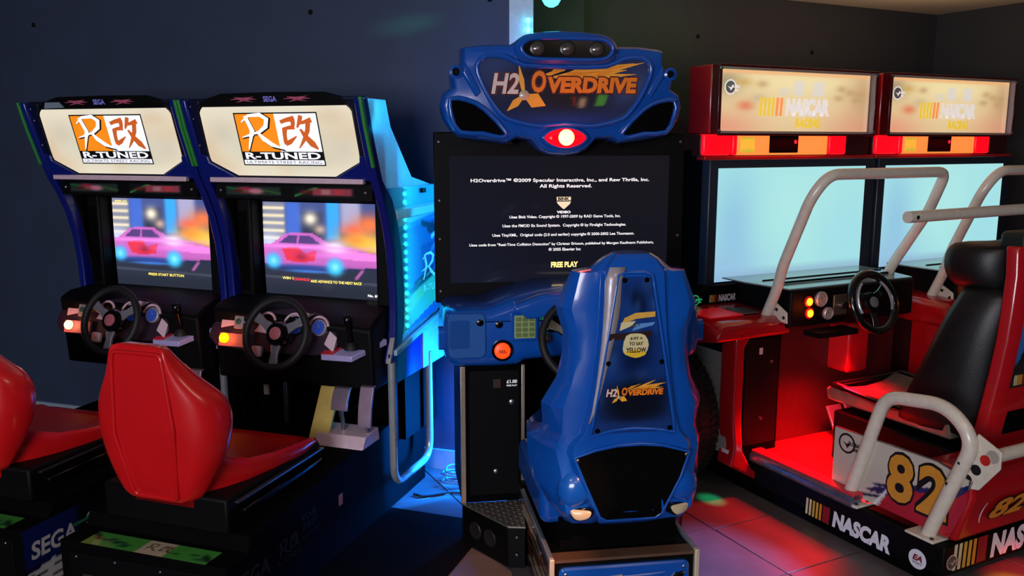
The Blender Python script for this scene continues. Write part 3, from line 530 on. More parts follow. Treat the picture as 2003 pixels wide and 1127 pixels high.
for s,w,h,x,z in (('H2Overdrive\u2122 \u00a92009 Specular Interactive, Inc., and Raw Thrills, Inc.',.765,.019,.0,1.440),('All Rights Reserved.',.225,.019,.02,1.415),
  ('Uses Bink Video. Copyright \u00a9 1997-2009 by RAD Game Tools, Inc.',.48,.016,.02,1.287),('Uses the FMOD Ex Sound System.  Copyright \u00a9 by Firelight Technologies.',.535,.016,.018,1.250),
  ('Uses TinyXML.  Original code (2.0 and earlier) copyright \u00a9 2000-2002 Lee Thomason.',.615,.016,.015,1.211),
  ('Uses code from "Real-Time Collision Detection" by Christer Ericson, published by Morgan Kaufmann Publishers,',.80,.015,.01,1.171),('\u00a9 2005 Elsevier Inc',.14,.013,.018,1.149)):
    text('legal_text',s,WT2,sc,fr,w,h,bold=.022,cx=x,cy=z)
text('free_play','FREE PLAY',YT2,sc,fr,.118,.024,bold=.05,cx=.018,cy=1.083)
bl=inked('video_logo',[[(0,.62),(1,.62),(.92,.42),(.62,.1),(.5,0),(.38,.1),(.1,.42)],[(.02,.7),(.98,.7),(1,1),(0,1)]],mat('screen_logo_gold','#e8d8b0',.5,emit=.7,ecol='#e8d8b0'),sc,fr,.062,.052,.012,1.345)
text('video_logo_text','BINK',mat('screen_text_dark','#302820',.5),sc,fr,.05,.013,bold=.05,cx=.012,cy=1.363,d=.0015); text('video_logo_text','VIDEO',WT2,sc,fr,.06,.011,bold=.05,cx=.012,cy=1.307)
# --- winged marquee
MX=-.01
half=[(0,2.024),(.075,2.022),(.155,2.012),(.190,1.993),(.214,1.979),(.30,1.979),(.385,1.970),(.410,1.962),(.412,1.905),(.425,1.882),(.455,1.860),(.448,1.812),(.482,1.790),(.494,1.741),(.482,1.69),(.455,1.648),(.420,1.617),(.32,1.603),(.226,1.590),(.19,1.612),(.135,1.605),(.098,1.566),(.06,1.548),(0,1.542)]
out=mirror(half); frm=FRONT(MX,-.15,0)
mqs=B().pillow(out,frm,[(-.17,.03),(-.16,.004),(-.06,0),(-.02,.004),(.0,.014),(.006,.026)]).build('marquee_shell',BLUE,t,smooth=35)
pod=spline(mirror([(0,2.026),(.13,2.018),(.185,1.998),(.207,1.963),(.195,1.925),(.15,1.902),(0,1.898)]),3)
B().pillow(pod,frm,[(-.10,0),(.02,.0),(.036,.006),(.044,.016),(.046,.022)]).build('lamp_pod',BLUE,t,smooth=40)
slot=spline(mirror([(0,1.991),(.13,1.989),(.165,1.975),(.176,1.958),(.165,1.938),(.13,1.924),(0,1.922)]),3)
B().prism(slot,frm,.03,.0475).build('lamp_slot',GBLK,t)
B().tube([P(frm,x,z,.047) for x,z in offset(slot,-.006)],.009,8,closed=True).build('lamp_pod_rim',BLUE,t,smooth=60)
for x in (-.118,.0,.118): 
    lp=B().lathe([(.031,0),(.031,.006),(.025,.009)],P(frm,x,1.957,.047),(0,-1,0),24).build('lamp',mat('lamp_ring','#3a3836',.3,.6),t,smooth=40); B().lathe([(.026,.007),(.02,.012),(.001,.015)],P(frm,x,1.957,.047),(0,-1,0),24).build('lamp_glass',SMOKE,lp,smooth=60)
    B().lathe([(.008,.0),(.008,.002),(.001,.004)],P(frm,x,1.957,.062),(0,-1,0),10).build('lamp_bulb',mat('bulb_brown','#6a5a4c',.3),lp)
gl=mirror([(0,1.892),(.165,1.896),(.235,1.926),(.312,1.931),(.352,1.892),(.335,1.83),(.300,1.762),(.255,1.705),(.215,1.684),(.15,1.668),(.09,1.662),(0,1.672)])
def mq_art(U,V):
    I=Img(U,V,(36,40,72)); I.blob(.5,.45,.35,.3,(50,34,30),.8); I.blob(.1,.8,.2,.3,(60,76,130),.8); I.blob(.92,.6,.12,.3,(70,84,140),.8); I.blob(.5,.02,.5,.16,(44,64,150),.8); I.blob(.5,.75,.3,.12,(18,14,20),.8)
    I.rect(.72,.79,.28,.44,(90,170,60),.8,.01); I.rect(.60,.65,.26,.4,(210,160,120),.8,.015); I.line((.56,.4),(.575,.3),.012,(150,50,30),.8); return I.c
def gpos(u,v):
    z=1.668+.262*v; w=np.interp(z,[1.66,1.668,1.684,1.705,1.762,1.83,1.892,1.931],[.05,.14,.205,.245,.29,.326,.345,.31]); return ((2*u-1)*w,min(z,1.897+max(0,(abs((2*u-1)*w)-.165))*.45))
gp=painted('marquee_print',paintmat('dim_backlit_print',.55,.08,1),t,frm,0,1,0,1,60,30,mq_art,.0066,poly=gpos,label='glossy dark marquee print with flame logo')
B().tube([P(frm,x,z,.010) for x,z in spline(gl,2)],.011,8,closed=True).build('marquee_rim',BLUE,t,smooth=60)
boat_logo(gp,((MX,-.158,1.826),(1,0,0),(0,0,1)),1.0,0,0)
for s in (-1,1):
    g=[(s*.455,1.764),(s*.39,1.762),(s*.323,1.728),(s*.236,1.637),(s*.262,1.617),(s*.328,1.632),(s*.42,1.638),(s*.452,1.70)]
    B().prism(g,frm,.0,.0075).build('speaker_grille',GRIL,t)
    B().tube([P(frm,x,z,.008) for x,z in spline(g,2)],.0105,8,closed=True).build('grille_rim',BLUE,t,smooth=60)
    B().lathe([(.026,0),(.026,.012),(.016,.016),(.016,.004),(.001,.004)],P(frm,s*.432,1.868,.0),(0,-1,0),18).build('bolt_boss',BLUE,t,smooth=40); B().lathe([(.015,0),(.012,.006),(.001,.006)],P(frm,s*.432,1.868,.006),(0,-1,0),12).build('bolt_head',GBLK,t,smooth=40)
    B().loft([[P(frm,s*x,z,d) for x,z,d in q] for q in (((.40,1.905,.0),(.415,1.86,.0),(.405,1.865,.016),(.395,1.90,.016)),((.34,1.80,.0),(.36,1.77,.0),(.352,1.775,.014),(.335,1.79,.014)))]).build('marquee_fin',BLUE,t,bev=.004)
    B().prism([(s*.215,1.604),(s*.245,1.612),(s*.235,1.588),(s*.20,1.59)],frm,-.1,-.02).build('marquee_bracket',BLK,t)
red=spline([(-.087,1.616),(-.056,1.643),(0,1.655),(.056,1.643),(.087,1.616),(.056,1.588),(0,1.574),(-.056,1.588)],3)
B().pillow([(x*1.22,1.615+(z-1.615)*1.32) for x,z in red],frm,[(-.02,0),(.010,.0),(.022,.010),(.024,.016)]).build('beacon_housing',BLUE,t,smooth=40)
bc=B().pillow(red,frm,[(.02,0),(.030,.004),(.040,.016),(.044,.03)]).build('beacon',mat('red_beacon','#ff0818',.25,emit=1.4,ecol='#ff0418'),t,smooth=50,label='glowing red beacon')
B().lathe([(.032,0),(.027,.004),(.001,.010)],P(frm,0,1.617,.0445),(0,-1,0),20).build('beacon_bulb',mat('hot_bulb','#ffe890',.4,emit=4,ecol='#ffdc70'),bc,smooth=60)
l=D.lights.new('beacon_glow','POINT'); l.energy=1.0; l.color=lin('#ff1828'); l.shadow_soft_size=.05; o=D.objects.new('beacon_glow',l); C.objects.link(o); o.parent=t; o.location=P(frm,0,1.61,.12)
# --- control console
con=spline([(-.515,.80),(-.512,.91),(-.495,.952),(-.43,.966),(-.34,.966),(-.25,.998),(-.12,1.028),(0,1.032),(.12,1.028),(.25,.998),(.34,.966),(.43,.966),(.495,.952),(.512,.91),(.515,.80),(.49,.745),(.42,.732),(.23,.732),(.20,.75),(.0,.76),(-.20,.75),(-.23,.732),(-.42,.732),(-.49,.745)],2)
B().pillow(con,FRONT(0,-.33,0),[(-.33,.02),(-.30,.0),(-.02,0),(.012,.008),(.026,.024),(.03,.045)]).build('console',BLUE,t,smooth=45)
hood=[[(x,y,z) for x,z in ((-.25,.985+d),(-.15,1.02+d),(0,1.035+d),(.15,1.02+d),(.25,.985+d),(.2,.93),(0,.95),(-.2,.93))] for y,d in ((-.30,-.004),(-.36,.006),(-.40,.0),(-.41,-.015))]
B().loft(hood).build('console_hood',BLUE,t,bev=.008,seg=3,smooth=50)
cf=FRONT(0,-.36,0)
B().pillow(rrect(-.50,-.355,.775,.95,.025),cf,[(-.02,0),(.004,0),(.008,.004)]).build('console_pad',mat('blue_grey_pad','#2a5ea8',.3),t,smooth=40)
B().pillow(rrect(-.495,-.42,.815,.925,.008),cf,[(.006,0),(.010,.0)]).build('console_plate',mat('clear_blue_plate','#20509a',.12,coat=.5),t,smooth=40)
for x,z in ((-.378,.915),(-.305,.905)): B().lathe([(.014,0),(.014,.006),(.008,.009)],P(cf,x,z,.004),(0,-1,0),14).build('console_bolt',GBLK,t,smooth=40)
kp=B().pillow(rrect(-.258,-.152,.838,.95,.008),cf,[(-.02,0),(.010,0),(.014,.004)]).build('keypad_frame',BLUE,t,smooth=40)
B().prism(rrect(-.246,-.164,.850,.940,.004),cf,.012,.016).build('keypad_face',mat('keypad_green','#7a8a58',.4,emit=.18,ecol='#8a9a60'),kp)
for i in range(3):
    for j in range(4): B().prism(rrect(-.240+i*.026,-.220+i*.026,.856+j*.0205,.871+j*.0205,.003),cf,.016,.019).build('key',mat('keypad_key','#667848',.5),kp,bev=.001)
sb=B().lathe([(.042,0),(.042,.010),(.034,.016),(.034,.010),(.001,.010)],P(cf,-.292,.802,.0),(0,-1,0),24).build('start_button_ring',GBLK,t,smooth=40)
B().lathe([(.032,.010),(.030,.020),(.02,.024),(.001,.025)],P(cf,-.292,.802,.0),(0,-1,0),24).build('start_button',mat('orange_button','#ff5018',.4,emit=.9,ecol='#ff4810'),sb,smooth=50)
text('start_lettering','SEL',mat('brown_print','#6a2008',.5),sb,P2(cf,-.292,.802,.0255),.032,.012,bold=.03)
g=gauge(t,P(cf,-.095,.915,.004),(0,-1,0),.046,GBLK,GBLK,'throttle_gauge')
for k in range(7):
    a=R_(110+k*20); B().box(-.004,.004,-.003,.0,-.004,.004).build('gauge_led',mat('green_led','#30ff60',.4,emit=3,ecol='#28ff60'),g,bev=.001).location=P(cf,-.095+.038*math.cos(a),.915+.038*math.sin(a),.016)
text('gauge_lettering','VIEW',mat('ivory_print','#e0d4c8'),g,cf,.03,.01,bold=.03,cx=-.085,cy=.895,d=.018)
B().lathe([(.02,0),(.02,.02),(.012,.026)],P(cf,-.118,.845,.0),(0,-1,.2),14).build('ignition_lock',STEEL,t,smooth=40)
steering(t,(.0,-.475,.86),(0,-.9,.43),.155,RUB,GBLK,GBLK)
B().tube([(0,-.46,.855),(0,-.36,.83)],.03,12).build('steering_column',BLK,t,smooth=60)
for s in (-1,1): B().pillow(rrect(-.03,.03,.0,.09,.02),((s*.515,-.30,.80),(0,-s,0),(0,0,1)),[(-.02,0),(.01,.0),(.016,.008)]).build('console_ear',BLUE,t,smooth=40)
# --- pedestals with coin doors, kick boxes with chequer plate
for s in (-1,1):
    x0,x1=(-.45,-.20) if s<0 else (.22,.47)
    pd=B().box(x0,x1,-.33,.02,.17,.735).build('pedestal',MBLK,t)
    cd=B().prism(rrect(x0+.03,x1-.02,.20,.715,.012),FRONT(0,-.33,0),0,.006).build('coin_door',BLK,t,bev=.002)
    B().box(x0-.004,x0+.016,-.338,-.322,.17,.735).build('edge_trim',mat('warm_steel','#c8b8a0',.35,.8),t,bev=.002); B().box(x1-.012,x1+.002,-.338,-.322,.17,.735).build('edge_trim',mat('warm_steel','#c8b8a0'),t,bev=.002)
    B().lathe([(.012,0),(.012,.006),(.007,.009)],(x0+.20,-.336,.585),(0,-1,0),14).build('door_lock',STEEL,cd,smooth=40); B().lathe([(.010,0),(.010,.006),(.005,.009)],(x0+.135,-.336,.30),(0,-1,0),14).build('door_lock',STEEL,cd,smooth=40)
    B().prism(rrect(x0+.125,x0+.155,.645,.68,.003),FRONT(0,-.336,0),0,.003).build('coin_slot',mat('coin_slot_brown','#3a2a22',.4,emit=.03),cd)
    text('price','\u00a31.00',mat('price_white','#e8e8e8',.5,emit=.35,ecol='#ffffff'),cd,FRONT(0,-.336,0),.042,.014,bold=.03,cx=x0+.20,cy=.668); text('price_note','FREE PLAY',mat('price_white','#e8e8e8'),cd,FRONT(0,-.336,0),.042,.007,bold=.03,cx=x0+.20,cy=.652)
    plan=[(-.452,-.335),(-.205,-.335),(-.235,-.585),(-.30,-.57)] if s<0 else [(.472,-.335),(.225,-.335),(.255,-.585),(.32,-.57)]
    kb=B().prism(plan,TOP(0,0,0),.005,.165).build('kick_box',BLK,t,bev=.003)
    tp=B().prism(plan,TOP(0,0,0),.165,.171).build('chequer_plate',mat('chequer_steel','#a8a098',.3,.8),t)
    st_=B(); cxp=sum(p[0] for p in plan)/4
    for i in range(12):
        for j in range(12):
            x=min(p[0] for p in plan)+.012+i*.02; y=-.345-j*.02
            ins=False; n=4
            for a in range(4):
                (x1_,y1_),(x2_,y2_)=plan[a],plan[(a+1)%4]
                if (y1_>y)!=(y2_>y) and x<(x2_-x1_)*(y-y1_)/(y2_-y1_)+x1_: ins=not ins
            if ins:
                an=R_(45 if (i+j)%2 else -45); c,s_=math.cos(an),math.sin(an)
                st_.prism([(x+.007*c,y+.007*s_),(x-.002*s_,y+.002*c),(x-.007*c,y-.007*s_),(x+.002*s_,y-.002*c)],TOP(0,0,.171),0,.0015)
    q=st_.build('chequer_studs',MATS['chequer_steel'],tp); q['kind']='stuff'
    for i,f in enumerate((.3,.62)):
        a=Vector(plan[0]).lerp(Vector(plan[3]),f); nx=Vector((plan[0][1]-plan[3][1],-(plan[0][0]-plan[3][0]))).normalized()*(-1 if s>0 else 1)
        nx=Vector((-abs(nx.x) if s<0 else abs(nx.x),-abs(nx.y))); B().lathe([(.035,0),(.033,.004),(.001,.002)],(a.x,a.y,.085),(nx.x,nx.y,0),20).build('kick_speaker',mat('speaker_grey','#16161a',.5),kb,smooth=40)
    screws(kb,'screw',[((plan[2][0]+plan[3][0])/2,-.585,z) for z in (.06,.13)],(0,-1,0),.006,STEEL)
# --- seat base with printed flanks and blue tail
B().box(-.222,.262,-1.03,-.0,.005,.255).build('seat_base',BLK,t,bev=.004)
def flank(U,V):
    I=Img(U,V,(48,34,28)); rs=np.random.RandomState(9)
    for k in range(60): u=rs.rand(); v=rs.rand(); I.line((u,v),(u+.16+.2*rs.rand(),v+.10*rs.rand()-.02),.012+.02*rs.rand(),[(196,120,50),(230,190,140),(30,18,16),(150,70,30),(240,225,205),(20,16,18),(90,110,170)][k%7],.9)
    return I.c
painted('flank_art',PRINT,t,LEFT(-.2228,0,0),.35,1.026,.02,.25,70,30,flank); painted('flank_art',PRINT,t,RIGHT(.2628,0,0),-1.026,-.35,.02,.25,70,30,flank)
WS=mat('cream_edge','#d8c8b0',.35,.3)
for x in (-.232,.258): B().box(x,x+.016,-1.045,-1.025,.005,.27).build('edge_trim',WS,t,bev=.003); B().box(x,x+.016,-1.025,-.45,.252,.268).build('edge_trim',mat('silver_edge','#a8b4c0',.3,.7),t,bev=.003)
B().box(-.218,.26,-1.035,-.98,.252,.262).build('rear_strip',mat('brown_strip','#5a4030',.5),t)
tail=B().pillow(rrect(-.20,.24,.03,.235,.02),FRONT(0,-1.03,0),[(-.01,0),(.008,0),(.014,.006)]).build('tail_panel',BLUE,t,smooth=40)
for pts,m,nm in ((spline([(-.085,.195),(.0,.20),(.10,.202),(.16,.205),(.13,.185),(.05,.172),(-.04,.175)],2),BLUE,'tail_scoop'),([(-.07,.198),(.01,.202),(.005,.186),(-.05,.184)],BEIGE,'tail_lens'),([(-.185,.165),(-.16,.178),(-.125,.155),(-.14,.13)],GBLK,'tail_lamp'),([(-.17,.16),(-.145,.165),(-.15,.145)],BEIGE,'tail_lens'),([(.16,.16),(.19,.195),(.225,.20),(.21,.165),(.18,.15)],GBLK,'tail_lamp'),([(.185,.17),(.20,.185),(.195,.155)],BEIGE,'tail_lens')):
    B().pillow(pts,FRONT(0,-1.044,0),[(-.006,0),(.004,0),(.008,.004)]).build(nm,m,t,smooth=40)
screws(t,'screw',[(x,-1.044,.215) for x in (-.18,.22)],(0,-1,0),.006,STEEL)
# --- moulded blue seat
SX=.02
rows=[#z, spine half, y spine, shoulder half, y shoulder, side half, y side, y front
 (.375,.085,-1.03,.13,-1.02,.15,-1.00,-.80),(.395,.10,-1.06,.18,-1.05,.205,-.99,-.66),(.44,.118,-1.085,.205,-1.075,.245,-.97,-.6),(.50,.148,-1.09,.215,-1.07,.278,-.92,-.58),(.57,.172,-1.085,.22,-1.05,.295,-.87,-.56),(.635,.196,-1.08,.235,-1.04,.297,-.85,-.60),(.662,.19,-1.082,.23,-1.04,.262,-.89,-.78),(.70,.158,-1.085,.216,-1.045,.256,-.92,-.84),(.775,.138,-1.09,.215,-1.05,.268,-.955,-.86),
 (.86,.125,-1.09,.187,-1.05,.222,-.97,-.89),(.94,.116,-1.088,.170,-1.05,.206,-.98,-.91),(1.01,.108,-1.085,.168,-1.045,.205,-.985,-.92),(1.095,.102,-1.08,.190,-1.045,.230,-.985,-.93),(1.15,.100,-1.077,.176,-1.042,.205,-.985,-.94),(1.205,.097,-1.073,.162,-1.035,.180,-.985,-.95),(1.212,.094,-1.071,.116,-1.035,.130,-.99,-.955),(1.245,.07,-1.066,.08,-1.04,.085,-1.0,-.96),(1.262,.048,-1.055,.052,-1.04,.054,-1.01,-.97)]
rings=[]
for z,a,ya,b_,yb,c_,yc,yf in rows:
    hs=[(a*.0,ya-.003),(a*.5,ya-.002),(a*.96,ya),(a*1.04,ya+.022),((a+b_)/2,(ya+yb)/2+.006),(b_,yb),((b_+c_)/2+.006,(yb+yc)/2-.006),(c_,yc),(c_*.93,(yc+yf)/2),(c_*.7,yf),(0,yf+.01)]
    rings.append([(SX+x,y,z) for x,y in hs]+[(SX-x,y,z) for x,y in hs[-2:0:-1]])
seat=B().loft(rings).build('seat_shell',BLUE,t,bev=.006,seg=3,smooth=24)
YB=lambda z,x=0: float(np.interp(z,[r[0] for r in rows],[r[2] for r in rows]))
def onback(x,z,d=.004): return (SX+x,YB(z)-.003-d,z)
def boatplate(U,V):
    I=Img(U,V,(22,56,124)); rs=np.random.RandomState(5)
    for k in range(30): I.blob(rs.rand(),.15+.85*rs.rand(),.08+.1*rs.rand(),.03+.05*rs.rand(),[(14,30,70),(54,96,160),(30,70,140),(10,16,34)][k%4],.6)
    I.blob(.5,.2,.5,.16,(10,14,26),.95,4); I.blob(.5,.5,.3,.1,(8,18,50),.8); I.rect(-1,2,-1,.07,(26,56,120),.9,.03); return I.c
bp=B(); nz,nxg=20,8; U,V=np.meshgrid(np.linspace(0,1,41),np.linspace(0,1,61))
pw=lambda z: float(np.interp(z,[.70,1.198],[.128,.046]))
bpo=painted('clear_plate',paintmat('glossy_blue_print',0,.08,1),t,((0,0,0),(1,0,0),(0,0,1)),0,1,0,1,40,60,boatplate,0,label='glossy printed plate on the seat back')
co=[]
for j in range(61):
    for i in range(41):
        z=.705+.49*j/60; x=(2*i/40-1)*pw(z); co+=list(onback(x,z,.004))
bpo.data.vertices.foreach_set('co',co); bpo.data.update()
rim=[(-pw(z)-.008,z) for z in np.linspace(.698,1.20,12)]+[(-.03,1.208),(.03,1.208)]+[(pw(z)+.008,z) for z in np.linspace(1.20,.698,12)]+[(.07,.712),(0,.718),(-.07,.712)]
B().tube([onback(x,z,.002) for x,z in rim],.0055,8,closed=True).build('plate_rim',BLUE,t,smooth=60)
screws(t,'rivet',[onback(x,z,.005) for x,z in ((-.035,1.185),(.035,1.185),(-.115,.715),(.118,.715),(-.085,.93),(.085,.93))],(0,-1,0),.008,MBLK)
bf=((SX,YB(.86)-.0095,.838),(1,0,0),(0,0,1)); boat_logo(bpo,bf,.31,.0,0)
B().prism([(-.085,1.0),(.05,1.01),(.05,1.028),(-.08,1.022)],((SX,YB(1.0)-.008,0),(1,0,0),(0,0,1)),0,.001).build('dark_sticker',mat('dark_sticker','#2a1414',.4),bpo)
yf=((SX,YB(.97)-.0085,0),(1,0,0),(0,0,1)); ys=mat('yellow_sticker','#e8c030',.4); cs=mat('cream_sticker','#d8cc98',.4); ik=mat('brown_text','#3a3010',.5)
B().prism(spline([(-.04,.975),(-.03,1.015),(.0,1.022),(.03,1.015),(.042,.985),(.03,.955),(.0,.948),(-.03,.955)],2),yf,.0,.001).build('round_sticker',cs,bpo); B().prism(spline([(-.035,.962),(.0,.945),(.035,.958),(.0,.972)],3),yf,.001,.0016).build('round_sticker_base',ys,bpo)
for s,w,h,z in (('JUST A',.04,.010,1.006),('TO SAY',.045,.011,.990),('YELLOW',.064,.016,.970)): text('sticker_text',s,ik,bpo,yf,w,h,bold=.03,cx=.002,cy=z,d=.0022)
xf=((SX,YB(1.06)-.0085,0),(1,0,0),(0,0,1)); B().prism([(-.045,1.05),(-.035,1.07),(.0,1.085),(.062,1.088),(.062,1.072),(.0,1.066)],xf,0,.001).build('banner_sticker',mat('gold_sticker','#d8a84a',.4),bpo); B().prism([(-.05,1.03),(-.012,1.045),(.0,1.06),(-.045,1.056)],xf,.0005,.0015).build('banner_sticker',cs,bpo); B().prism([(-.01,1.03),(.055,1.045),(.062,1.055),(.0,1.05)],xf,.0005,.001).build('banner_sticker',mat('pale_blue_sticker','#5a90d0',.4),bpo)
text('sticker_text','PLAY IT',ik,bpo,((SX,YB(1.06)-.0085,0),Vector((1,0,.35)).normalized(),Vector((-.35,0,1)).normalized()),.03,.01,bold=.03,cx=.345,cy=.987,d=.0022)
gg=[(-.185,.628),(-.12,.650),(-.05,.662),(.03,.664),(.10,.656),(.188,.630),(.16,.55),(.105,.425),(.085,.408),(-.075,.408),(-.10,.425),(-.155,.55)]
def onlow(x,z): return (SX+x,float(np.interp(z,[.40,.45,.52,.585,.64,.70],[-1.067,-1.088,-1.093,-1.087,-1.083,-1.088]))-.006+0,z)
b=B(); cen=onlow(0,.54); ring=[onlow(x,z) for x,z in gg]; ring2=[onlow(x*.6,.54+(z-.54)*.6) for x,z in gg]; n=len(gg)
b.v=[cen]+ring2+ring+[(x,y+.02,z) for x,y,z in ring]
for k in range(n):
    j=(k+1)%n; b.f+=[(0,1+k,1+j),(1+k,1+n+k,1+n+j,1+j),(1+n+k,1+2*n+k,1+2*n+j,1+n+j)]
b.build('seat_speaker_grille',GRIL,t)
B().tube([Vector(onlow(x,z))+Vector((0,.003,0)) for x,z in gg],.006,8,closed=True).build('grille_rim',BLUE,t,smooth=60)
screws(t,'rivet',[onlow(-.175,.62),onlow(.178,.622)],(0,-1,0),.006,STEEL)
for s in (-1,1):
    # silver sweep on the spine edge, swelling tail lights and lens slots, hip bolsters
    if s<0:
        rib=[]
        for z in np.linspace(1.225,.74,14):
            a=float(np.interp(z,[r[0] for r in rows],[r[1] for r in rows])); rib.append((a,z))
        b=B(); L=[(SX-(a-.004),YB(z)-.0065,z) for a,z in rib]; wv=[.05*min(1,(z-.70)/.4) for a,z in rib]; R2=[(SX-(a-.004)+w_,YB(z)-.008,z) for (a,z),w_ in zip(rib,wv)]
        b.v=L+R2; n=len(rib); b.f=[(k,k+1,n+k+1,n+k) for k in range(n-1)]; b.build('silver_sweep',mat('silver_sweep','#a8a0a8',.3,.2,var=.2,scale=9),t,smooth=60,solid=.003)
    b=B().lathe([(.001,-.075),(.028,-.062),(.05,-.03),(.056,0),(.05,.03),(.03,.058),(.001,.07)],(0,0,0),(0,0,1),16).build('seat_bulge',BLUE,t,smooth=60); b.location=(SX+s*.17,-1.045,.515); b.scale=(1.1,.9,1.05); b.rotation_euler=(0,R_(-s*25),0)
    b=B().pillow(spline([(-.04,.018),(0,.022),(.04,.018),(.032,-.008),(.0,-.02),(-.025,-.014)],3),FRONT(0,0,0),[(-.03,0),(.0,.0),(.004,.004)]).build('lens_recess',GBLK,t,smooth=40); b.location=(SX+s*.162,-1.078,.435); b.rotation_euler=(R_(-8),0,-R_(s*-18))
    b=B().pillow(spline([(-.032,.014),(0,.017),(.034,.014),(.028,-.006),(.0,-.016),(-.02,-.01)],3),FRONT(0,0,0),[(.0,0),(.006,.0),(.010,.005)]).build('seat_lens',BEIGE,t,smooth=40); b.location=(SX+s*.162,-1.079,.435); b.rotation_euler=(R_(-8),0,-R_(s*-18))
B().box(SX-.26,SX+.26,-.92,-.42,.33,.47).build('seat_cushion',BLUE,t,bev=.03,seg=3); B().box(SX-.2,SX+.2,-.95,-.45,.255,.36).build('seat_plinth',MBLK,t)
# ---------------------------------------------------------------- stock-car racers with roll bars (two side by side)
SCRW=paintmat('pale_lcd_picture',1.0,.15); WARM=paintmat('backlit_warm_print',1.18,.15,.6); LEA=mat('black_leather','#080808',.45,bump=.15,scale=160); SEATL=mat('worn_grey_leather','#6a6258',.25,.2,var=.3,scale=12)
ORLIT=mat('backlit_orange_band','#f89040',.4,emit=.8,ecol='#ff9040'); REDLIT=mat('red_lamp_lens','#ff0818',.3,emit=1.0,ecol='#f80418'); GRNLIT=mat('lime_label','#90c040',.4,emit=.6,ecol='#88c438')
CRM=mat('cream_tube','#d6cdbd',.3,coat=.3); YLIT=mat('amber_button','#ffc040',.4,emit=2.4,ecol='#ffa020')
STRIPE=[mat('stripe_cream','#d8c8a0',.4),mat('stripe_gold','#d0a040',.4),mat('stripe_orange','#d88820',.4),mat('stripe_dark_red','#8a1820',.4)]
VWH=mat('white_vinyl','#dcdce8',.35)
def pale_screen(U,V):
    I=Img(U,V,(166,226,228)); I.blob(.12,.45,.14,.5,(140,190,226),.8); I.blob(.55,.6,.3,.5,(178,234,230),.7); I.blob(.85,.3,.2,.5,(160,220,232),.7); I.rect(-1,2,-1,.07,(140,172,200),.9,.03); I.blob(.0,.1,.3,.2,(150,190,226),.7); return I.c
def warm_marquee(U,V):
    I=Img(U,V,(226,196,142)); I.blob(.5,.85,.5,.3,(246,226,166),.95); I.blob(.5,.35,.32,.3,(238,214,160),.8); I.blob(.0,.05,.25,.25,(232,146,112),.9); I.blob(1,.05,.3,.3,(226,150,116),.9); I.blob(.97,.6,.12,.5,(196,150,104),.8); I.blob(.04,.8,.1,.2,(150,124,92),.8); I.rect(-1,2,.94,2,(244,176,110),.8,.02)
    I.blob(.17,.42,.05,.08,(226,110,66),.9); I.blob(.15,.8,.05,.06,(206,160,70),.8); I.blob(.25,.55,.05,.07,(200,176,140),.8)
    for u,v in ((.27,.78),(.80,.74),(.86,.68),(.93,.66),(.91,.55),(.78,.58)): I.blob(u,v,.035,.055,(188,150,96),.8)
    I.rect(.47,.54,.62,.84,(222,216,214),.8,.01); I.rect(.60,.68,.60,.84,(222,216,214),.8,.01); I.rect(.38,.44,.60,.72,(220,212,200),.7,.01); return I.c
def quarter_art(U,V):
    I=Img(U,V,(186,178,164)); I.blob(.5,.75,.3,.3,(206,200,188),.7); I.poly([(.36,-.1),(.5,.42),(1.1,.62),(1.1,-.1)],(168,18,26)); I.poly([(.30,.16),(.36,.30),(.56,.52),(.8,.60),(1.1,.9),(1.1,.62),(.6,.44),(.44,.22)],(20,30,84)); 
    for k in range(3): I.line((.26+k*.05,.08+k*.12),(.40+k*.05,.16+k*.12),.02,(16,24,60)); I.line((.24+k*.05,.13+k*.12),(.38+k*.05,.22+k*.12),.008,(220,180,190))
    I.line((.34,-.05),(.48,.40),.012,(226,226,232)); return I.c
def seat_art(U,V):
    I=Img(U,V,(20,18,22)); I.poly([(-.1,.1),(.06,.2),(.22,.5),(.24,.8),(.1,1.1),(-.1,1.1)],(50,110,190)); I.poly([(1.1,.1),(.94,.2),(.78,.5),(.76,.8),(.9,1.1),(1.1,1.1)],(50,110,190))
    for v in (.66,.58,.5): I.rect(.26,.74,v,v+.02,(110,110,116),.8,.008)
    I.rect(.3,.7,.53,.57,(130,20,26),.8,.01); I.rect(-1,2,-1,.2,(46,40,40),.8,.03); return I.c
def stock_logo(parent,fr,w,h,cx,cy,mats=None):   # slanted bars and block letters
    n=[0,0,1,1,2,3,3]; bw=w*.30/7
    for k,i in enumerate(n):
        x=cx-w/2+bw*k; inked('logo_bar',[[(0,0),(.6 if k<5 else .95,0),(.75 if k<5 else 1.1,1),(.15,1)]],STRIPE[i],parent,fr,bw*1.0,h,x+bw/2,cy)
    text('logo_text','NASCAR',VWH,parent,fr,w*.66,h*.98,bold=.06,shear=.12,d=.0012,cx=cx+w*.17,cy=cy)
def globe_logo(parent,fr,r,cx,cy,m,disc=None):
    inked('maker_ring',[circ(.5,.5,.5,24)],m,parent,fr,2*r,2*r,cx,cy,.0004,.0008); inked('maker_disc',[circ(.5,.5,.5,24)],disc or mat('dark_ink_disc','#4a4844',.4),parent,fr,1.6*r,1.6*r,cx,cy,.0008,.0012)
    inked('maker_eagle',[[(.1,.6),(.5,.45),(.9,.7),(.7,.3),(.55,.1),(.45,.3)]],m,parent,fr,1.3*r,1.2*r,cx,cy,.0012,.0016); text('maker_text','GLOBAL',m,parent,fr,1.5*r,.4*r,bold=.05,d=.002,cx=cx+.9*r,cy=cy+.1*r); text('maker_text','VR',m,parent,fr,.6*r,.35*r,bold=.05,d=.002,cx=cx+1.1*r,cy=cy-.4*r)
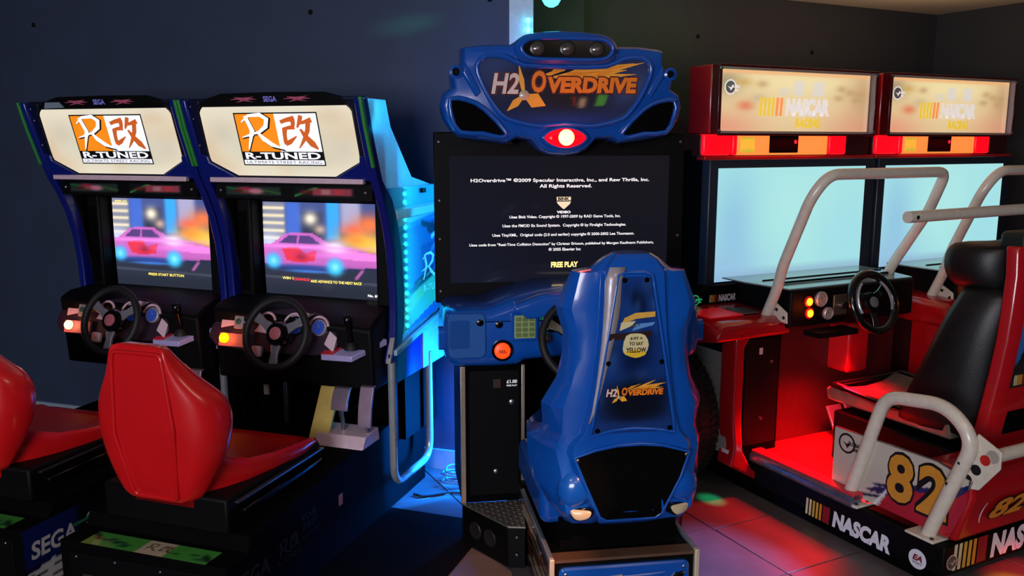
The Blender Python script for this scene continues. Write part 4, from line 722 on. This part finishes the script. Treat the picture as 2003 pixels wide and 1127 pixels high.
def stock_car(xoff,label,first):
    t=empty('stock_car_cabinet',Vector(NO)+nr*xoff,NH,label,'arcade machine','stock car machines in the far corner')
    # tower, screen, marquee
    B().box(-.05,1.05,.93,1.35,.02,1.56).build('tower',MBLK,t,bev=.006)
    B().box(-.05,1.05,.86,.95,.60,.91).build('tower_shelf',MBLK,t)
    fr=FRONT(0,.88,0)
    sf=B().prism([(-.05,.885),(1.045,.885),(1.045,1.525),(-.05,1.525)],fr,-.06,0).build('screen_frame',mat('blue_black_frame','#232a38',.35),t,bev=.006)
    sc=painted('screen',SCRW,t,fr,.0,.97,.94,1.478,24,16,pale_screen,.001,label='blank pale blue screen')
    mb=B().box(-.045,.995,.90,1.06,1.635,1.95).build('marquee_box',RED2,t,bev=.008)
    mp=painted('marquee_panel',WARM,t,FRONT(0,.884,0),-.015,.965,1.65,1.93,60,24,warm_marquee,.0,label='warm backlit marquee panel')
    B().box(-.03,.98,.885,.90,1.638,1.945).build('marquee_backing',mat('marquee_backing','#6a4a30',.5),t)
    for z0,z1,x0,x1 in ((1.938,1.95,-.04,.99),(1.628,1.64,-.04,.99),(1.64,1.938,-.04,-.022),(1.64,1.938,.972,.99)): B().box(x0,x1,.85,.90,z0,z1).build('marquee_frame',mat('dark_red_frame','#4a0c10',.2,coat=.5),t,bev=.002)
    B().box(-.035,.985,.852,.856,1.64,1.938).build('marquee_cover',mat('clear_acrylic','#ffffff',.03,alpha=.12),t)
    screws(t,'screw',[(x,.85,z) for x in (-.03,.98) for z in (1.65,1.93)],(0,-1,0),.009,STEEL)
    mf=FRONT(0,.8835,0); LW=mat('backlit_lettering','#e8e4e4',.4,emit=.82,ecol='#e4dedc'); LY=mat('backlit_yellow','#f0d020',.4,emit=.8,ecol='#ecc818')
    for k in range(6): inked('logo_bar',[[(0,0),(.6,0),(.8,1),(.2,1)]],LY if k<4 else ORLIT,mp,mf,.028,.085,.245+k*.026,1.765)
    text('marquee_title','NASCAR',LW,mp,mf,.29,.085,bold=.07,shear=.12,d=.001,cx=.545,cy=1.765); text('marquee_subtitle','RACING',LY,mp,mf,.17,.048,bold=.07,shear=.12,d=.001,cx=.55,cy=1.69)
    globe_logo(mp,mf,.035,.055,1.85,LW); 
    l=D.lights.new('marquee_uplight','AREA'); l.shape='RECTANGLE'; l.size=.9; l.size_y=.08; l.energy=5; l.color=lin('#ffd8b0'); o=D.objects.new('marquee_uplight',l); C.objects.link(o); o.parent=t; o.location=(.475,.98,1.955); o.rotation_euler=(R_(180),0,0)  # upward wash added to lighten the ceiling and the wall behind
    # light bar below the marquee
    lb=B().box(-.12,.97,.87,.93,1.532,1.632).build('light_bar',mat('dark_red_plastic','#3a060a',.35),t,bev=.004)
    B().box(.09,.665,.858,.872,1.538,1.64).build('orange_band',ORLIT,t,bev=.002); B().box(.11,.19,.854,.86,1.552,1.62).build('lime_label',GRNLIT,t)
    B().box(.285,.465,.85,.874,1.548,1.63).build('speaker_slot',MBLK,t,bev=.004); B().lathe([(.01,0),(.01,.004)],(.44,.849,1.6),(0,-1,0),10).build('screw',STEEL,t)
    for x0,x1 in ((-.115,.045),(.055,.085),(.672,.79)): B().box(x0,x1,.85,.90,1.538,1.634).build('red_lamp',REDLIT,t,bev=.01,seg=3)
    l=D.lights.new('red_lamp_glow','AREA'); l.shape='RECTANGLE'; l.size=.6; l.size_y=.05; l.energy=.4; l.color=lin('#ff1828'); o=D.objects.new('red_lamp_glow',l); C.objects.link(o); o.parent=t; o.location=(.35,.83,1.59); o.rotation_euler=(R_(65),0,0)
    B().box(-.10,1.005,.86,.92,1.516,1.534).build('red_beam',RED2,t,bev=.004)
    # lower bezel, stickers
    B().prism([(-.26 if first else -.05,.80),(1.045,.80),(1.045,.93),(-.06 if first else -.05,.93)],FRONT(0,.855,0),-.06,0).build('lower_bezel',BLK,t,bev=.004)
    f=FRONT(0,.8545,0)
    if first: stock_logo(t,f,.16,.035,.035,.868); globe_logo(t,f,.026,-.13,.868,mat('green_lit_print','#40c890',.4,emit=.35,ecol='#30d890'))
    else: B().box(.03,.075,.80,.85,.83,.885).build('red_lamp',REDLIT,t,bev=.01)
    # dashboard
    B().loft([[(.12,y,z0),(.92,y,z0),(.92,y,z1),(.12,y,z1)] for y,z0,z1 in ((.50,.775,.945),(.62,.76,.962),(.87,.76,.958))]).build('dashboard',BLK,t,bev=.01)
    dt=B().loft([[(.02 if y>.6 else .125,y,z),(.92,y,z),(.92,y,z+.006),(.02 if y>.6 else .125,y,z+.006)] for y,z in ((.515,.948),(.70,.962),(.845,.962))]).build('dash_top',mat('pale_grey_top','#a4acac',.18,.5,spec=.8),t); 
    for y in (.60,.68): B().box(.12,.9,y,y+.006,.962,.971).build('dash_slot',MBLK,dt)
    fr=FRONT(0,.499,0)
    for x,z in ((.222,.892),(.230,.838)):
        b=B().lathe([(.025,0),(.025,.006),(.019,.008)],P(fr,x,z,0),(0,-1,0),18).build('button_bezel',mat('red_bezel','#a01808',.3,emit=.5,ecol='#c01808'),t,smooth=40); B().lathe([(.018,.004),(.017,.012),(.001,.016)],P(fr,x,z,0),(0,-1,0),18).build('amber_button',YLIT,b,smooth=50)
    l=D.lights.new('amber_button_glow','POINT'); l.energy=.25; l.color=lin('#ff6020'); l.shadow_soft_size=.02; o=D.objects.new('amber_button_glow',l); C.objects.link(o); o.parent=t; o.location=(.226,.44,.86)
    GF=mat('grey_dial','#8a8880',.4); gauge(t,P(fr,.297,.898,.002),(0,-1,0),.035,GF,SILV,needle=INK); gauge(t,P(fr,.345,.828,.002),(0,-1,0),.029,GF,SILV,needle=INK)
    kp=B().box(.375,.46,.49,.50,.815,.91).build('ignition_plate',mat('bronze_plate','#6a5a48',.35,.6),t,bev=.003); B().lathe([(.018,0),(.016,.02),(.001,.022)],(.42,.49,.86),(0,-1,0),14).build('ignition_lock',STEEL,kp,smooth=40)
    sw=steering(t,(.487,.37,.888),(0,-.94,.34),.131,mat('glossy_wheel','#0a0a0b',.18,coat=.5),BLK,GBLK,mat('grey_hub','#6a6a6c',.35),(90+60,30,270),.019)
    tor=Vector((0,-.94,.34)); ux=Vector((1,0,0)); uy=tor.normalized().cross(ux); o_=Vector((.487,.37,.888))
    for s in (-1,1): B().tube([o_+tor.normalized()*.012+(ux*math.cos(R_(a))*s+uy*math.sin(R_(a)))*.105 for a in range(-25,56,8)],.007,6).build('wheel_grip',CHR,sw,smooth=60)
    B().tube([(.487,.38,.885),(.487,.52,.84)],.03,12).build('steering_column',BLK,t,smooth=60)
    # knee wall, foot well, pedals
    B().box(.10,.95,.62,.93,.17,.79).build('knee_wall',mat('dark_red_panel','#3c070b',.5),t)
    B().box(.50,.64,.50,.66,.52,.76).build('knee_pad',RED2,t,bev=.02,seg=3)
    B().box(.04,.96,.02,.62,.165,.20).build('foot_well',mat('red_lit_carpet','#c01418',.6,bump=.1,scale=200),t)  # grey carpet with the red lamp light put into its colour
    for x0,x1 in ((.46,.55),(.575,.63)):
        B().loft([[(x0,y,z),(x1,y,z),(x1,y+.012,z-.004),(x0,y+.012,z-.004)] for y,z in ((.50,.22),(.57,.35))]).build('pedal',mat('satin_pedal','#b8a8c0'),t,bev=.003)
    l=D.lights.new('foot_well_lamp','AREA'); l.shape='RECTANGLE'; l.size=.3; l.size_y=.08; l.energy=16 if first else 5; l.spread=R_(95); l.color=lin('#ff0a1c'); o=D.objects.new('foot_well_lamp',l); C.objects.link(o); o.parent=t; o.location=(.32,.42,.73); o.rotation_euler=(R_(-6),R_(6),0)
    B().box(.20,.44,.40,.495,.742,.765).build('foot_lamp_housing',BLK,t)
    # base with lettering
    B().box(0,1.03,-.42,.93,.05,.165).build('base',BLK,t,bev=.006); B().box(0.001,1.029,-.36,.93,.004,.05).build('base_plinth',MBLK,t)
    fl_=LEFT(-.0005,0,0); stock_logo(t,fl_,.43,.072,-.018,.072) if first else None
    if first:
        inked('sports_disc',[circ(.5,.5,.5,28)],VWH,t,fl_,.075,.075,.315,.075); text('sports_text','EA',mat('dark_red_vinyl','#7a2028',.4),t,fl_,.042,.024,bold=.05,shear=.25,d=.0014,cx=.315,cy=.08); text('sports_text','SPORTS',mat('grey_ink','#6a6660'),t,fl_,.04,.008,bold=.03,d=.0014,cx=.315,cy=.06)
        fb=FRONT(0,-.4205,0); stock_logo(t,fb,.62,.10,.36,.115); globe_logo(t,fb,.03,.045,.10,SILV)
    # step sill
    if first:
        sl=B().tube([(.005,y,.182) for y in (-.02,.1,.3,.585)],.03,14).build('step_sill',mat('worn_steel','#8890a8',.3,.8,var=.25,scale=30),t,smooth=60); B().box(-.012,.05,-.02,.585,.190,.2155).build('sill_cover',mat('red_vinyl','#d02838'),sl,bev=.004)
    # seat
    cx=.5
    bk=[[(cx+x,y,z) for x,y in ((-w,yf),(-w*1.02,yf-.08),(-w*.9,yb),(-w*.4,yb-.012),(w*.4,yb-.012),(w*.9,yb),(w*1.02,yf-.08),(w,yf),(w*.72,yf-.01),(w*.5,yf-.06),(-w*.5,yf-.06),(-w*.72,yf-.01))] for z,w,yf,yb in ((.44,.235,.06,-.29),(.52,.245,.04,-.30),(.62,.245,-.0,-.31),(.74,.24,-.05,-.32),(.86,.23,-.09,-.33),(.96,.21,-.125,-.34),(1.03,.18,-.15,-.345),(1.07,.165,-.15,-.348))]
    B().loft(bk).build('seat_back',LEA,t,sub=1)
    hd=[[(cx+x,y,z) for x,y in ((-w,yf),(-w*1.03,-.18),(-w*.95,-.27),(-w*.5,-.33),(w*.5,-.33),(w*.95,-.27),(w*1.03,-.18),(w,yf),(w*.72,yf-.0),(w*.55,-.15),(-w*.55,-.15),(-w*.72,yf-.0))] for z,w,yf in ((1.03,.15,-.13),(1.075,.178,-.085),(1.12,.19,-.068),(1.17,.19,-.07),(1.205,.18,-.085),(1.225,.165,-.11))]
    B().loft(hd).build('headrest',LEA,t,sub=1)
    B().box(cx-.12,cx+.12,-.37,-.26,1.20,1.275).build('head_block',mat('green_black','#101c18',.5),t,bev=.02,seg=3)
    yb=lambda z: float(np.interp(z,[.44,.52,.9,1.1,1.22],[-.315,-.345,-.375,-.375,-.36]))
    hw=lambda z: float(np.interp(z,[.42,.52,.75,1.0,1.22],[.235,.235,.205,.185,.165]))
    sh=[[(cx-hw(z),yb(z)+.04,z),(cx-hw(z)+.01,yb(z),z),(cx-hw(z)+.045,yb(z)-.02,z),(cx+hw(z)-.045,yb(z)-.02,z),(cx+hw(z)-.01,yb(z),z),(cx+hw(z),yb(z)+.04,z)] for z in (.44,.52,.62,.75,.88,1.0,1.12,1.20,1.225)]
    B().loft(sh).build('seat_shell',RED2,t,bev=.006,smooth=50)
    ar=painted('seat_art',PRINT,t,((0,0,0),(1,0,0),(0,0,1)),0,1,0,1,40,60,seat_art,0,label='printed panel on the red seat shell')
    co=[]
    for j in range(61):
        for i in range(41):
            z=.70+.48*j/60; co+=[cx+(2*i/40-1)*(hw(z)-.05),yb(z)-.0215,z]
    ar.data.vertices.foreach_set('co',co); ar.data.update()
    sfz=((cx,-.3975,0),(1,0,0),(0,0,1)); inked('number_disc',[circ(.5,.5,.5,24)],mat('disc_red','#b82018',.4),ar,sfz,.09,.11,-.025,1.095,.0005,.0012); text('seat_number','82',mat('amber_vinyl','#cc8a2c',.4),ar,sfz,.07,.065,bold=.03,d=.0016,cx=-.025,cy=1.095)
    sn=((cx,yb(.73)-.022,0),(1,0,0),(0,0,1)); stock_logo(ar,sn,.24,.05,-.02,.735)
    B().prism([(-.155,.52),(.155,.52),(.135,.655),(-.135,.66)],((cx,yb(.55)-.0205,0),(1,0,0),(0,0,1)),-.01,.004).build('seat_vent',MBLK,t,bev=.003)
    cu=[[(cx+x,y,z) for x,z in ((-.21,.45),(.22,.45),(.225,zt),(.19,zt+.01),(.12,zt-.02-dp),(0,zt-.03-dp),(-.12,zt-.02-dp),(-.19,zt+.01),(-.225,zt))] for y,zt,dp in ((-.20,.52,.0),(-.05,.515,.01),(.15,.51,.012),(.30,.52,.006),(.39,.525,.0),(.42,.50,.0))]
    B().loft(cu).build('seat_cushion',SEATL,t,bev=.012,seg=3,smooth=50)
    B().tube([(cx-.225,y,z) for y,z in ((-.05,.52),(.15,.515),(.30,.525),(.38,.53))]+[(cx-.12,.42,.512),(cx+.12,.42,.512)]+[(cx+.225,.38,.53),(cx+.225,.1,.515)],.012,8).build('seat_piping',GBLK,t,smooth=60)
    B().box(cx-.23,cx+.23,-.28,.36,.165,.42).build('seat_plinth',BLK,t,bev=.01)
    # front roll hoop
    hp=[(.08,.625,.785),(.08,.545,.96),(.08,.525,1.05),(.085,.385,1.37),(.14,.345,1.465),(.875,.345,1.465),(.875,.42,1.28),(.875,.60,1.0),(.875,.67,.85)]
    hp=fillet(hp,[.05,.05,.12,.09,.055,.05,.05]); B().tube(hp,.024,14).build('roll_hoop',CRM,t,smooth=60)
    for x,y in ((.08,.60),(.875,.63)):
        B().prism([(y-.10,.80),(y-.095,.85),(y-.0,.90),(y+.02,.81)],RIGHT(x+.02,0,0),0,.008).build('hoop_bracket',CRM,t,bev=.002)
        screws(t,'bolt_hole',[(x+.0205,yy,z) for yy,z in ((y-.08,.825),(y-.035,.855))],(-1,0,0),.008,INK)
    # bar over the seat
    bb=fillet([(.125,-.06,1.318),(1.0,-.06,1.326),(1.03,-.10,.9),(1.0,-.36,.17)],[.12,.1]); rb=B().tube(bb,.023,14).build('overhead_bar',CRM,t,smooth=60); B().lathe([(.008,0),(.008,.001)],(.155,-.0835,1.318),(0,-1,0),12).build('bolt_hole',INK,rb)
    # rear hand hoop and bumper tube
    if first:
        xh=.03
        hh=fillet([(xh,.045,.165),(xh,-.10,.64),(xh,-.36,.675),(xh,-.475,.58),(xh,-.325,.165)],[.07,.09,.12]); B().tube(hh,.026,14).build('hand_hoop',CRM,t,smooth=60)
        for y in (.02,-.32): fp=B().box(xh-.05,xh+.05,y-.065,y+.055,.166,.176).build('foot_plate',CRM,t,bev=.003); screws(fp,'bolt_hole',[(xh+dx,y-.045,.176) for dx in (-.03,.03)],(0,0,1),.008,INK)
        bpz=B().prism([(-.39,.38),(-.49,.40),(-.56,.50),(-.56,.56),(-.47,.60),(-.43,.48)],RIGHT(xh+.02,0,0),0,.008).build('bumper_bracket',CRM,t,bev=.002)
        for (y,z),m in zip(((-.445,.425),(-.475,.47),(-.505,.515)),(INK,INK,mat('disc_red','#b82018'))): B().lathe([(.019,0),(.019,.001)],(xh+.0195,y,z),(-1,0,0),16).build('bracket_hole',m,bpz)
        screws(t,'bolt_hole',[(xh-.022,y,z) for y,z in ((-.44,.49),(-.40,.40))],(-1,-.2,0),.007,INK)
        B().tube([(xh+.02,-.53,.535),(.98,-.53,.535)],.024,12).build('bumper_tube',CRM,t,smooth=60)
    # printed side plate and red rear quarter
    if first:
        B().prism([(.14,.20),(.14,.445),(-.33,.455),(-.47,.425),(-.40,.18)],RIGHT(.042,0,0),0,.01).build('side_plate',STEEL,t,bev=.002)
        def qpos(u,v):
            y=.14-.60*u; z1=float(np.interp(y,[-.47,-.33,.14],[.424,.452,.443])); z0=float(np.interp(y,[-.47,-.40,.02,.14],[.36,.185,.19,.215])); return (-y,z0+(z1-z0)*v)
        qa=painted('side_art',PRINT,t,LEFT(.0405,0,0),0,1,0,1,70,40,quarter_art,0,poly=qpos)
        lf=LEFT(.040,0,0)
        for m,bo,d,k in ((INK,.10,.001,1.12),(mat('amber_vinyl','#cc8a2c'),.03,.002,1)):
            text('number','8',m,qa,lf,.115*k,.19*k,bold=bo,d=d,cx=.185,cy=.335,shear=.0); text('number','2',m,qa,lf,.125*k,.19*k,bold=bo,d=d,cx=.325,cy=.335)
        globe_logo(qa,lf,.042,-.075,.392,mat('black_ink','#050505'),mat('pale_disc','#b8b0a4',.4))
        q=[[(x,y,z) for y,z in ((-.26,.17),(-.42,.17),(-.475,.36),(-.46,.43),(-.36,.45),(-.26,.44))] for x in (.05,.10,.93,.98)]
        B().loft(q).build('rear_quarter',RED2,t,bev=.02,seg=3,smooth=50)
        ft=((0,-.452,0),(1,0,0),(0,-.28,.96)); 
        for m,bo,d,k in ((INK,.1,.010,1.1),(mat('amber_vinyl','#cc8a2c'),.04,.011,1)): text('number','82',m,t,((.0,-.457,.295),(1,0,0),(0,-.28,.96)),.20*k,.085*k,bold=bo,d=d,cx=.27,cy=.0,shear=.25)
        text('number','(',VWH,t,((.0,-.457,.295),(1,0,0),(0,-.28,.96)),.02,.09,d=.01,cx=.12,cy=0)
    # front wing: red cowl, coin door, arch foot, tyre
    if first:
        cow=[[(x,y,z) for x,z in ((-.27,z0),(-.26,z1-.03),(-.22,z1),(.12,z1),(.16,z1-.03),(.16,z0))] for y,z0,z1 in ((.53,.745,.80),(.56,.74,.825),(.70,.71,.835),(.95,.69,.845),(1.15,.69,.84))]
        B().loft(cow).build('cowl',RED2,t,bev=.02,seg=3,smooth=50)
        B().box(-.25,-.06,.60,.78,.836,.842).build('cowl_plate',mat('red_lit_panel','#f02030',.3,emit=.12,ecol='#ff1020'),t,bev=.002); B().prism([(-.05,.62),(.05,.62),(.06,.74),(-.03,.76)],TOP(0,0,0),.835,.84).build('cowl_vent',mat('grey_vent','#5a5654',.4),t,bev=.002)  # red light on the cowl put into the plate's brighter, faintly glowing colour
        arch=[(-.145,.745),(-.145,.36),(-.13,.24),(-.15,.16),(.04,.05),(.06,.075),(-.02,.13),(-.075,.22),(-.09,.36),(-.09,.70),(-.06,.745),(.16,.745),(.16,.785),(-.1,.785)]
        B().prism(arch,FRONT(0,.545,0),-.10,0).build('wing_arch',RED2,t,bev=.012,seg=3)
        cd=B().box(-.09,.13,.56,.80,.17,.745).build('coin_cabinet',MBLK,t); cf=FRONT(0,.56,0)
        B().prism(rrect(-.075,.115,.24,.73,.01),cf,0,.005).build('coin_door',BLK,t,bev=.002)
        B().prism(rrect(.0,.018,.66,.69,.002),cf,.005,.008).build('coin_slot',mat('cream_tag','#c0b0a8'),t); B().lathe([(.009,0),(.006,.006)],P(cf,.075,.62,.005),(0,-1,0),12).build('door_lock',STEEL,t); B().lathe([(.009,0),(.006,.012)],P(cf,.02,.36,.005),(0,-1,0),12).build('door_lock',STEEL,t)
        B().box(-.135,-.115,.60,1.3,.20,.70).build('wing_panel',mat('pale_grey_laminate','#98968f',.4),t); B().box(-.137,-.113,.58,1.3,.665,.70).build('wing_trim',GBLK,t); B().box(-.138,-.112,.575,.62,.20,.225).build('wing_stripe',VWH,t)
        ty=B().lathe([(.17,-.10),(.20,-.115),(.28,-.115),(.318,-.095),(.33,-.06),(.332,0),(.33,.06),(.318,.095),(.28,.115),(.20,.115),(.17,.10)],(-.26,.935,.335),(1,0,0),48).build('tyre',RUB,t,smooth=35)
        B().lathe([(.17,-.09),(.17,-.06),(.06,-.05),(.05,-.08),(.001,-.085)],(-.26,.935,.335),(1,0,0),32).build('wheel_rim',mat('dark_rim','#202022',.4,.4),ty,smooth=40)
        gm=mat('grey_tyre_print','#6a6a68',.6)
        for k,ch in enumerate('GOODYEAR'):
            a=R_(-118+k*9.5); r=.245; up=Vector((0,math.cos(a)*-1,math.sin(a)))  # along the sidewall, reading towards the tread
            c=Vector((-.3755,.935,.335))+up*r; tx=Vector((0,-(-math.sin(a))*1,0)); ux_=Vector((0,math.sin(a)*1,math.cos(a)))
            ux_=Vector((0,math.sin(a),math.cos(a)));uy_=-up
            if ux_.cross(uy_).x>0: ux_=-ux_
            text('tyre_letter',ch,gm,ty,(tuple(c),tuple(ux_),tuple(uy_)),.03,.042,bold=.03,d=.0006)
        for k in range(60):
            a=2*math.pi*k/60
            if math.cos(a)>.2: continue
            c=Vector((-.26,.935,.335))+Vector((0,math.cos(a),math.sin(a)))*.331
            if k==0 or not 'trd' in globals():
                globals()['trd']=B().box(-.085,-.02,-.004,.004,-.003,.003)
            for xx in (-.065,.0,.065):
                b=B().box(-.022,.022,-.009,.009,-.003,.004)
                if 'tread_mesh' not in globals(): ob=b.build('tread_block',RUB,ty); globals()['tread_mesh']=ob.data
                else: ob=D.objects.new('tread_block',tread_mesh); C.objects.link(ob); ob.parent=ty
                ob.location=c+Vector((xx,0,0)); ob.rotation_euler=(a-math.pi/2,0,0)
    else:
        cow=[[(x,y,z) for x,z in ((-.06,z0),(-.05,z1-.03),(-.02,z1),(.12,z1),(.16,z1-.03),(.16,z0))] for y,z0,z1 in ((.40,.70,.78),(.45,.70,.815),(.70,.70,.835),(.95,.70,.845))]
        B().loft(cow).build('cowl',RED2,t,bev=.02,seg=3,smooth=50); B().box(-.06,.16,.36,.40,.70,.715).build('cowl_trim',CRM,t,bev=.003); B().box(-.04,-.02,.0,.62,.17,.72).build('divider_panel',RED2,t,bev=.004); B().box(-.05,-.01,-.02,.62,.715,.735).build('divider_trim',CRM,t,bev=.004)
    return t
stock_car(0,'red stock car racing machine with big tyre and number 82 side plate',True)
stock_car(1.118,'stock car racing machine at the far right, partly hidden behind the seat of its twin',False)
